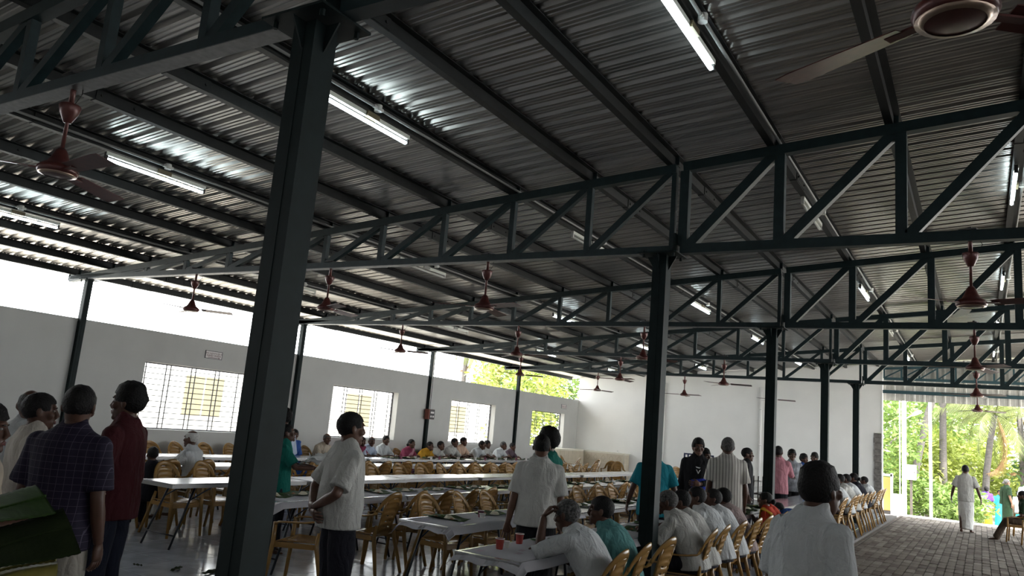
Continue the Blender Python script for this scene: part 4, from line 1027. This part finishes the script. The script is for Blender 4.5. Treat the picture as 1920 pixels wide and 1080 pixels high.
# diners along the window wall (seated, facing the hall)
sit = dict(pose='sit', group=GD, hem=-.05)
def diner(label, y, top, shirt, bottom=None, x=.60, face=(1, 0), **kw):
    kw = {**dict(arms=('eat', 'table'), lean=.30, hair='short', skin=1), **kw}
    person(label, (x, y), face, top/1.285*(1+.14*(kw['lean']-.30)), shirt=shirt, bottom=bottom or C_DARK, **{**sit, **kw})
diner('woman in a blue saree seated behind the white cloth', 4.69, 1.29, C_BLUE, C_BLUE, kind='saree', pallu=C_BLUE, hair='bun', lean=.12, arms=('lap', 'lap'), hyaw=-.6)
diner('balding man in a beige shirt seated right of the white cloth', 5.54, 1.25, C_BEIGE, hair='bald', hairm=HAIRG, hyaw=-.3)
diner('woman in a rose saree seated partly behind the standing man', 6.72, 1.22, C_ROSE, C_ROSE, kind='saree', pallu=C_ROSE, hair='bun')
diner('balding man in a pale blue shirt beside the second window corner', 7.06, 1.23, C_LBLUE, hair='bald', hairm=HAIRG, hyaw=-.5)
diner('dark haired man in a crisp white shirt left of the meter box', 7.68, 1.26, C_WHITE, lean=.2, hyaw=-.3, arms=('table', 'table'))
diner('woman in a pink blouse eating beside the wall column', 8.63, 1.21, C_ROSE, C_ROSE, kind='saree', pallu=C_PINK, hair='bun', hpitch=-.2)
diner('woman in a yellow saree bent over her meal', 9.32, 1.20, C_YEL, C_YEL, kind='saree', pallu=C_YEL, hair='plait', hpitch=-.3, lean=.42)
diner('man in a white shirt bent beside the yellow saree', 9.80, 1.23, C_WHITE2, lean=.42, hpitch=-.3)
diner('man in a white shirt stretching his arm over the table', 10.55, 1.30, C_WHITE2, arms=('table', 'stretch'), hpitch=-.1)
diner('man with a brown striped towel over his shoulders', 11.08, 1.33, C_TOWEL, hpitch=-.1, lean=.22)
diner('man in a white shirt leaning over, left of the last wall column', 11.82, 1.30, C_WHITE, lean=.42, hpitch=-.25)
diner('man in a white shirt sitting close behind his leaning neighbour', 12.32, 1.28, C_WHITE2, lean=.25)
diner('grey haired man in a white shirt under the last wall column', 13.10, 1.29, C_WHITE, hairm=HAIRG, hpitch=-.3, lean=.36)
diner('man in a dark shirt, last along the window wall', 13.82, 1.24, C_STEEL, lean=.25)
# old man and child near the second row
person('white haired old man in a white shirt turned to the left', (3.50, -.01), fd(.15, -1), .985, shirt=C_WHITE, bottom=C_WHITE2, hair='bald', hairm=HAIRW, arms=('table', 'lap'), lean=.12, near=1, **sit)
person('small child with dark hair among the chairs beside the maroon shirt', (4.0, -.98), fd(.6, -.6), .82, shirt=C_DARK, bottom=C_DARK, hair='crop', arms=('lap', 'lap'), lean=.1, **sit)
# diners at the row beside the columns (seated, facing the window wall)
def rdiner(label, y, top, shirt, bottom=None, x=10.80, **kw):
    kw = {**dict(arms=('eat', 'table'), lean=.36, hair='short', near=1, skin=0), **kw}
    person(label, (x, y), (-1, kw.pop('tw', .0)), top/1.275*(1+.14*(kw['lean']-.36)), shirt=shirt, bottom=bottom or C_DARK, **{**sit, **kw})
rdiner('grey haired man in a white shirt resting his elbow on the front table', -1.82, 1.25, C_WHITE, hairm=HAIRG, arms=('mouth', 'table'), hands=('curled', 'relaxed'), near=2, lean=.40, sleeve='half', girth=1.08)
rdiner('man with glasses in a sea green shirt at the front table', -1.27, 1.25, C_SEA, near=2, glasses=True, hyaw=.35, lean=.34, hpitch=-.1)
rdiner('balding man in a white shirt seated right of the second column', .44, 1.26, C_WHITE2, hair='crop', hairm=HAIRG, near=2, girth=1.1, hyaw=.2)
rdiner('man in a white shirt mostly hidden between two diners', .86, 1.25, C_WHITE2, hyaw=.2)
rdiner('moustached man in a white shirt bending over his leaf', 1.40, 1.28, C_WHITE, near=2, tache=True, hyaw=.45, hpitch=-.25, girth=1.06)
rdiner('man in a white shirt with his head bowed low', 2.02, 1.24, C_WHITE, hyaw=.5, hpitch=-.4)
rdiner('man in a mauve shirt before the girl in orange', 2.47, 1.24, C_MAUVE, hpitch=-.2)
rdiner('girl in an orange shawl seated by the third column', 3.92, 1.14, C_RED, C_DARK, kind='saree', pallu=C_YEL, hair='bun', lean=.12, hyaw=.2, arms=('lap', 'lap'), skin=1)
rdiner('person in red seated beside the third column', 4.52, 1.12, C_RED, lean=.3, hpitch=-.2)
rdiner('person in a blue shirt bent far over the table', 6.45, 1.02, C_BLUE, lean=.75, hpitch=-.5, girth=1.1)
rdiner('first of the white shirted diners by the far entrance', 11.2, 1.28, C_WHITE, near=0)
rdiner('second of the white shirted diners by the far entrance', 12.16, 1.33, C_WHITE2, near=0)
rdiner('third of the white shirted diners by the far entrance', 13.19, 1.32, C_WHITE, near=0)
rdiner('dark haired woman in navy by the far entrance', 14.12, 1.33, C_DARK, near=0, hair='bun', lean=.3)
rdiner('last diner in white beside the far column', 16.1, 1.22, C_WHITE, near=0, lean=.3)
# right edge and outside
person('man in brown trousers seated at the right edge of the aisle', (14.22, 16.1), (-1, .12), .98, shirt=C_GREEN, bottom=C_BROWN, arms=('lap', 'lap'), lean=.05, near=1, z=-.06, stride=.24, **sit)
person('woman in a purple blouse and yellow saree with her back turned', (13.53, 28.0), (-.3, 1), 1.58, shirt=C_PURPLE, bottom=C_YEL, kind='saree', pallu=C_PURPLE, hair='bun', z=-.58, near=0, group=GO)
person('woman in an aqua saree beside the yellow saree', (13.97, 29.0), (.1, -1), 1.55, shirt=C_AQUA, bottom=C_AQUA, kind='saree', pallu=C_AQUA, hair='bun', z=-.66, near=0, group=GO, skin=2)
person('grey haired woman in a dark green saree standing outside', (14.10, 24.0), (.9, .5), 1.57, shirt=C_GREEN, bottom=C_GREEN, kind='saree', pallu=C_GREEN, hair='bun', hairm=HAIRG, z=-.18, near=1, group=GO, skin=2)
person('man in a white shirt outside, right of the green saree', (14.62, 29.2), (0, -1), 1.62, shirt=C_WHITE, bottom=C_AQUA, z=-.68, near=0, group=GO)
person('man in a pale blue shirt cut by the right edge of the picture', (14.72, 25.5), (0, 1), 1.72, shirt=C_LBLUE, bottom=C_DARK, z=-.30, near=0, group=GO)
person('child in maroon seen behind the walking man outside', (12.85, 29.5), (.3, -1), 1.35, shirt=C_MAROON, bottom=C_DARK, hair='short', z=-.66, near=0, group=GO)
stage_people(); run_jobs(); make_people(); finish_signs()

# jersey print: pale emblem and blue panel of the black jersey
jp = [p for p in PEOPLE if 'black and blue' in p['label']][0]
g = G(); g.add([(-.035, 0, .02), (.04, 0, .035), (.03, 0, .018), (-.01, 0, .008)], [(0, 1, 2, 3)]); g.add([(-.035, 0, -.01), (-.02, 0, -.012), (0, 0, -.05), (.02, 0, -.012), (.035, 0, -.01), (.0, 0, -.075)], [(0, 1, 2, 5), (2, 3, 4, 5)])
o = build('chest_print', g, LAMPW, jp['obj'], (-.02, .152, 1.27)); o.rotation_euler = (-.12, 0, 0)
g = G()
def fn(u, v):
    a = (u-.5)*1.5-.35; return (-.197*math.sin(-a), .170*math.cos(a), 1.16-.24*v-.05*u)
g.sheet(fn, 14, 8); build('blue_panel', g, C_JBLUE, jp['obj'], smooth=True)
# ---- things people hold
t = thing('white_cloth', 'crumpled white cloth held out by the boy in teal green', 'cloth', (6.50, -.42, 1.03))
g = G()
def fn(u, v):
    x = (u-.5)*.46; y = (v-.5)*.34
    return (x+.03*math.sin(v*9), y+.03*math.sin(u*11), .16*math.exp(-(x*x*14+y*y*14))+.035*noise.noise(Vector((x*14, y*14, 1.3)))+.03*noise.noise(Vector((x*30, y*30, 4)))-.22*max(0, abs(x)-.15))
g.sheet(fn, 30, 24, th=(0, 0, -.006)); build('folds', g, CLOTHW, t, smooth=True)

# ---- bundle of banana leaves in the left foreground, on a serving table just below the frame
t = thing('serving_table', 'corner of a serving table under the cut banana leaves at bottom left', 'table', (10.70, -6.16, 0), math.radians(40))
build('table_top', G().box((0, 0, .975), (.62, .5, .03)), TSTEEL, t)
for sx in (-.27, .27):
    for sy in (-.2, .2): build('leg', G().loft([(sx, sy, .96), (sx, sy, 0)], [.014, .014], n=8), DLEG, t)
def cut_leaf(c, m, label, wav=.008, fold=False, seed=0):
    c = [Vector(q) for q in c]; o0 = (c[0]+c[1]+c[2]+c[3])/4; c = [q-o0 for q in c]
    t = thing('banana_leaf', label, 'leaf', o0, 0, 'cut banana leaves'); g = G()
    def fn(u, v):
        p = (c[0]*(1-u)+c[1]*u)*(1-v)+(c[3]*(1-u)+c[2]*u)*v
        return p+V(0, 0, wav*math.sin(u*5+seed)*math.cos(v*4+seed)+.0015*math.sin(u*90)+(-.03*max(0, .12-v)/.12 if fold else 0))
    g.sheet(fn, 36, 12, th=(0, 0, -.003)); build('blade', g, m, t, smooth=True)
    build('midrib', G().loft([fn(u/8, .5)+V(0, 0, .002) for u in range(9)], [.005]*9, n=6), m, t)
cut_leaf([(10.557, -6.23, 1.235), (10.793, -6.045, 1.327), (10.501, -5.971, 1.369), (10.183, -6.107, 1.257)], BANANA, 'topmost cut banana leaf, brighter green, at bottom left')
cut_leaf([(10.824, -6.29, 1.164), (10.978, -6.053, 1.226), (10.728, -5.989, 1.325), (10.529, -6.183, 1.211)], BANANAB, 'large dark cut banana leaf in front of the bright one at bottom left', seed=1)
cut_leaf([(10.812, -6.279, 1.130), (10.962, -6.106, 1.192), (10.729, -5.993, 1.170), (10.527, -6.161, 1.098)], BANANAY, 'upper yellowish folded leaf under the dark leaf at bottom left', .004, True, 2)
cut_leaf([(10.823, -6.279, 1.095), (10.979, -6.138, 1.160), (10.757, -6.029, 1.140), (10.549, -6.165, 1.066)], BANANAY, 'lower yellowish folded leaf near the bottom left corner', .004, True, 3)
cut_leaf([(10.879, -6.303, 1.07), (11.04, -6.099, 1.13), (10.817, -5.992, 1.11), (10.549, -6.16, 1.03)], BANANAB, 'dark leaf at the bottom of the pile in the left corner', .004, True, 4)

# ---- blue frame, crates and the serving clutter behind the black jersey
t = thing('blue_frame', 'blue steel frame standing behind the black jersey', 'frame', (7.9, 9.0, 0))
for x in (0, .08, .62): build('upright', G().box((x, 0, .72), (.03, .03, 1.44)), BLUEST, t)
for z in (1.45, 1.05, .2): build('rail', G().box((.31, 0, z), (.65, .03, .03)), BLUEST, t)
t = thing('lattice_crate', 'brown and white lattice crate standing between striped and pink shirts', 'crate', (9.45, 8.7, .0))
for i in range(5):
    build('slat', G().bar((-.28, 0, .05+.25*i), (.28, 0, .05+.25*i), .02, .03), KERB if i % 2 else WHITEP, t); 
for i in range(7): build('slat', G().bar((-.27+.09*i, -.012, .02), (-.27+.09*i, -.012, 1.15), .02, .02), KERB, t)

# ---- chairs at the right edge of the aisle
chair(14.16, 16.1, math.pi/2-.12, 'tan plastic armchair under the seated man at the right edge', 'chairs beside the aisle', -.06)
chair(14.45, 15.2, math.pi/2+.1, 'tan plastic armchair nearest the camera at the right edge', 'chairs beside the aisle', -.06)
chair(14.35, 18.3, math.pi/2, 'tan plastic armchair behind the seated man at the right edge', 'chairs beside the aisle', -.06)

# ================================================================== OUTSIDE
gd = G()
gd.add([(-60, -40, -.5), (-.24, -40, -.5), (-.24, 80, -.5), (-60, 80, -.5)], [(0, 1, 2, 3)])
gd.add([(-.24, 20.3, -.5), (10.8, 20.3, -.5), (10.8, 80, -.5), (-.24, 80, -.5)], [(0, 1, 2, 3)])
gd.add([(10.8, 21.3, -.085), (40, 21.3, -.085), (40, 23.0, -.12), (10.8, 23.0, -.12), (10.8, 28.0, -.62), (40, 28, -.62), (10.8, 80, -.9), (40, 80, -.9)], [(0, 1, 2, 3), (3, 2, 5, 4), (4, 5, 7, 6)])
gd.add([(21.47, -40, -.1), (40, -40, -.1), (40, 21.3, -.1), (21.47, 21.3, -.1)], [(0, 1, 2, 3)])
struct(build('ground', gd, GROUND))
# neighbouring house beyond the window wall
t = thing('neighbour_house', 'white plastered house with beige shutters seen through the hall windows', 'house', (-4.2, 8, -.5))
build('wall', G().box((-1.0, 3.0, 1.65), (2.0, 25.0, 3.3)), CREAM, t)
for yy in (-2.1, 3.92, 9.6):
    w = build('shutter_window', G().box((.02, yy, 2.3), (.06, 1.36, 1.12)), CREAM, t)
    for s in (-1, 1): 
        build('shutter', G().box((.06, yy+s*.31, 2.3), (.03, .56, 1.02)), SHUT, w)
    
# trees
def leaf_cloud(n, c, r, seed, size=.16, shell=.55):
    rr = random.Random(seed); g = G(); vs = []; fs = []; c = Vector(c)
    for i in range(n):
        d = V(rr.gauss(0, 1), rr.gauss(0, 1), rr.gauss(0, 1)).normalized(); q = shell+(1-shell)*rr.random()
        q *= .78+.35*noise.noise(d*2.2+Vector((seed, 0, 0)))+.2
        p = c+V(d.x*r[0]*q, d.y*r[1]*q, d.z*r[2]*q)
        a = V(rr.gauss(0, 1), rr.gauss(0, 1), rr.gauss(0, .6)).normalized(); b = a.orthogonal().normalized(); b = (Matrix.Rotation(rr.uniform(0, 6.28), 3, a) @ b)
        s = size*rr.uniform(.6, 1.3); k = len(vs)
        vs += [p-a*s, p+b*s*.34+a*s*.1, p+a*s, p-b*s*.34+a*s*.1]; fs.append((k, k+1, k+2, k+3))
    return g.add(vs, fs)
def tree(x, y, zb, h, r, m, label, seed, n=2600, size=.17, trunk=.12, group='trees beyond the hall'):
    t = thing('tree', label, 'tree', (x, y, zb), 0, group); rr = random.Random(seed)
    build('foliage', leaf_cloud(n, (0, 0, h*.60), (r, r, h*.45), seed, size), m, t)
    build('trunk', G().loft([(0, 0, -.3), (rr.uniform(-.2, .2), 0, h*.3), (rr.uniform(-.3, .3), rr.uniform(-.2, .2), h*.7)], [trunk, trunk*.8, trunk*.35], n=8), BARK2, t, smooth=True)
    for k in range(5):
        a = rr.uniform(0, 6.28); z0 = h*rr.uniform(.1, .4); build('branch', G().loft([(0, 0, z0), (math.cos(a)*r*.35, math.sin(a)*r*.35, z0+h*.2), (math.cos(a)*r*.8, math.sin(a)*r*.8, z0+h*rr.uniform(.3, .5))], [trunk*.5, trunk*.35, trunk*.12], n=6), BARK2, t, smooth=True)
    return t
tree(9.6, 27.5, -.5, 5.2, 2.0, LEAFM[1], 'bushy green tree behind the white poles, nearest the end wall', 1, 4200, .14)
tree(11.3, 31.0, -.85, 3.9, 1.9, LEAFM[0], 'yellow green shrub tree behind the second white pole', 2, 4200, .15)
tree(13.0, 34.5, -.9, 3.6, 2.1, LEAFM[0], 'sunlit yellow green tree behind the walking man', 3, 4200, .15)
tree(10.4, 36.5, -.9, 9.0, 3.2, LEAFM[1], 'tall green tree at the back left of the entrance view', 4, 4500, .22)
tree(12.6, 42.0, -.9, 8.0, 2.8, LEAFM[0], 'large pale green tree under the palms', 5, 4500, .24)
tree(16.6, 32.0, -.9, 4.6, 2.0, LEAFM[2], 'dark green tree at the right edge of the entrance view', 6, 4200, .17)
tree(12.6, 27.0, -.75, 1.6, 1.2, LEAFM[1], 'low green bush at the foot of the white pole', 7, 2200, .12, .04)
tree(11.2, 28.0, -.75, 1.9, 1.2, LEAFM[1], 'rounded bush beside the white plinth', 8, 2200, .12, .04)
tree(15.2, 37.0, -.9, 2.6, 2.2, LEAFM[0], 'yellowish tree below the white roof', 9, 3800, .2)
tree(19.5, 44.0, -.9, 7.0, 3.5, LEAFM[2], 'dark tall tree farthest right behind the palms', 10, 3800, .26)
tree(6.3, 33.0, -.6, 7.0, 3.0, LEAFM[1], 'green tree behind the end wall', 15, 3000, .22)
tree(-5.2, 24.0, -.5, 6.6, 2.4, LEAFM[0], 'leafy tree over the end of the window wall', 11, 4600, .16)
tree(-7.6, 27.5, -.5, 6.2, 2.2, LEAFM[1], 'second leafy tree beyond the window wall', 12, 4200, .17)
tree(-3.9, 28.5, -.5, 6.4, 2.3, LEAFM[1], 'leafy tree seen through the last window', 13, 4200, .17)
tree(-5.5, 19.8, -.5, 3.2, 1.3, LEAFM[0], 'low tree outside the last window', 14, 3000, .13, .05)
def palm(x, y, zb, h, lean, label, seed, fr=2.4, n=13, dry=2):
    rr = random.Random(seed); t = thing('coconut_palm', label, 'palm', (x, y, zb), 0, 'coconut palms')
    pts = [V(lean[0]*q*q, lean[1]*q*q, h*q) for q in (0, .25, .5, .75, 1)]
    build('trunk', G().loft(pts, [.19, .15, .13, .12, .11], n=10), BARK, t, smooth=True)
    top = pts[-1]
    for k in range(n):
        a = 6.283*k/n+rr.uniform(-.2, .2); el = rr.uniform(-.5, .8) if k >= dry else -1.1; g = G(); mid = []
        for i in range(9):
            q = i/8; ang = el-1.7*q*q; 
            mid.append(V(0, 0, 0) if i == 0 else mid[-1]+V(math.cos(a)*math.cos(ang), math.sin(a)*math.cos(ang), math.sin(ang))*fr/8)
        mid = [top+m for m in mid]
        g.loft(mid, [.03-.003*i for i in range(9)], n=5)
        sd = V(-math.sin(a), math.cos(a), 0)
        for i in range(44):
            q = .10+.88*i/44; j = min(7, int(q*8)); p = mid[j].lerp(mid[j+1], q*8-j); dr = (mid[j+1]-mid[j]).normalized()
            ll = fr*.26*math.sin(math.pi*(.12+.82*q))
            for s in (-1, 1):
                e = p+(sd*s*.75+dr*.55+V(0, 0, -.55-.3*rr.random())).normalized()*ll; w = dr*.022
                g.add([p-w, p+w, e], [(0, 1, 2)])
        build('frond', g, PALMD if k < dry else PALMM, t)
    return t
palm(13.45, 30.0, -.9, 4.75, (.45, .1), 'coconut palm with drooping fronds at the right of the entrance view', 21, 2.9)
palm(14.9, 31.5, -.9, 4.9, (-.1, .2), 'second coconut palm overlapping the drooping one', 22, 3.0)
palm(10.92, 29.0, -.85, 9.0, (2.4, 0), 'leaning palm trunk behind the second white pole', 23, 2.6)
palm(12.03, 29.6, -.85, 9.5, (.1, 0), 'straight palm trunk right of the leaning one', 24, 2.6)
palm(-7.2, 24.4, -.5, 6.0, (.2, .1), 'coconut palm above the window wall left of the last wall column', 25, 2.4, 14, 3)
palm(-9.5, 25.5, -.5, 6.8, (.1, .1), 'coconut palm just under the eave above the window wall', 26, 2.4)
palm(-8.2, -.2, -.5, 6.4, (.2, .1), 'coconut palm tip at the far left under the eave', 27, 2.2)
# entrance fixtures
t = thing('lamp_post', 'white lamp post with a street lamp head outside the entrance', 'lamp post', (11.02, 24.0, -.2))
build('post', G().loft([(0, 0, -.2), (0, 0, 6.2)], [.075, .07], n=12), LAMPW, t, smooth=True)
build('arm', G().loft([(0, 0, 3.35), (.30, -.1, 3.52)], [.018, .018], n=8), LAMPW, t)
build('lamp_head', G().ball((.42, -.12, 3.60), (.17, .07, .07), 12, 8, rot=Matrix.Rotation(-.5, 3, 'Y')), LAMPW, t, smooth=True)
build('cable_pipe', G().loft([(-.14, 0, -.2), (-.14, 0, 5)], [.02, .02], n=8), WHITEP, t)
tag(build('white_pole', G().loft([(0, 0, -.5), (0, 0, 6.5)], [.05, .05], n=12).loft([(0, 0, -.5), (0, 0, -.2)], [.1, .08], n=12), LAMPW, None, (11.85, 24.0, -.1), smooth=True), 'plain white pole right of the lamp post outside the entrance', 'pole')
t = thing('electric_box', 'small white electric box on a stand beside the lamp post', 'electric box', (11.25, 24.1, -.25))
build('cabinet', G().box((0, 0, 1.55), (.28, .2, .52)), LAMPW, t); build('stand', G().box((-.02, 0, .65), (.08, .08, 1.3)), KERB, t); build('door_latch', G().box((.09, -.105, 1.55), (.03, .012, .05)), KERB, t)
tag(build('white_plinth', G().box((0, 0, .35), (.75, .9, .7)).box((0, 0, .72), (.82, .97, .05)), LAMPW, None, (10.62, 23.6, -.25)), 'low white plinth at the foot of the lamp post', 'plinth')
t = thing('entrance_gate', 'orange gate leaf in a white frame at the entrance edge', 'gate', (10.76, 20.7, -.05))
build('leaf', G().box((.0, 0, .62), (.20, .03, 1.1)), ORANGE, t); build('frame', G().box((.14, 0, .65), (.07, .06, 1.3)).box((0, 0, 1.24), (.3, .06, .07)), LAMPW, t); build('kick_plate', G().box((0, -.02, .07), (.22, .03, .12)), KERB, t)
t = thing('white_roofed_house', 'white roofed house beyond the palms at the right of the entrance', 'house', (14.7, 43, -.9))
build('wall', G().box((0, 0, 1.3), (5, 4, 2.6)), CREAM, t); g = G(); g.add([(-3, -2.5, 2.5), (3, -2.5, 2.5), (3, 2.5, 2.5), (-3, 2.5, 2.5), (-1.2, 0, 3.6), (1.2, 0, 3.6)], [(0, 1, 5, 4), (1, 2, 5), (2, 3, 4, 5), (3, 0, 4), (3, 2, 1, 0)]); build('roof', g, LAMPW, t)
bpy.data.scenes.remove(TMP)
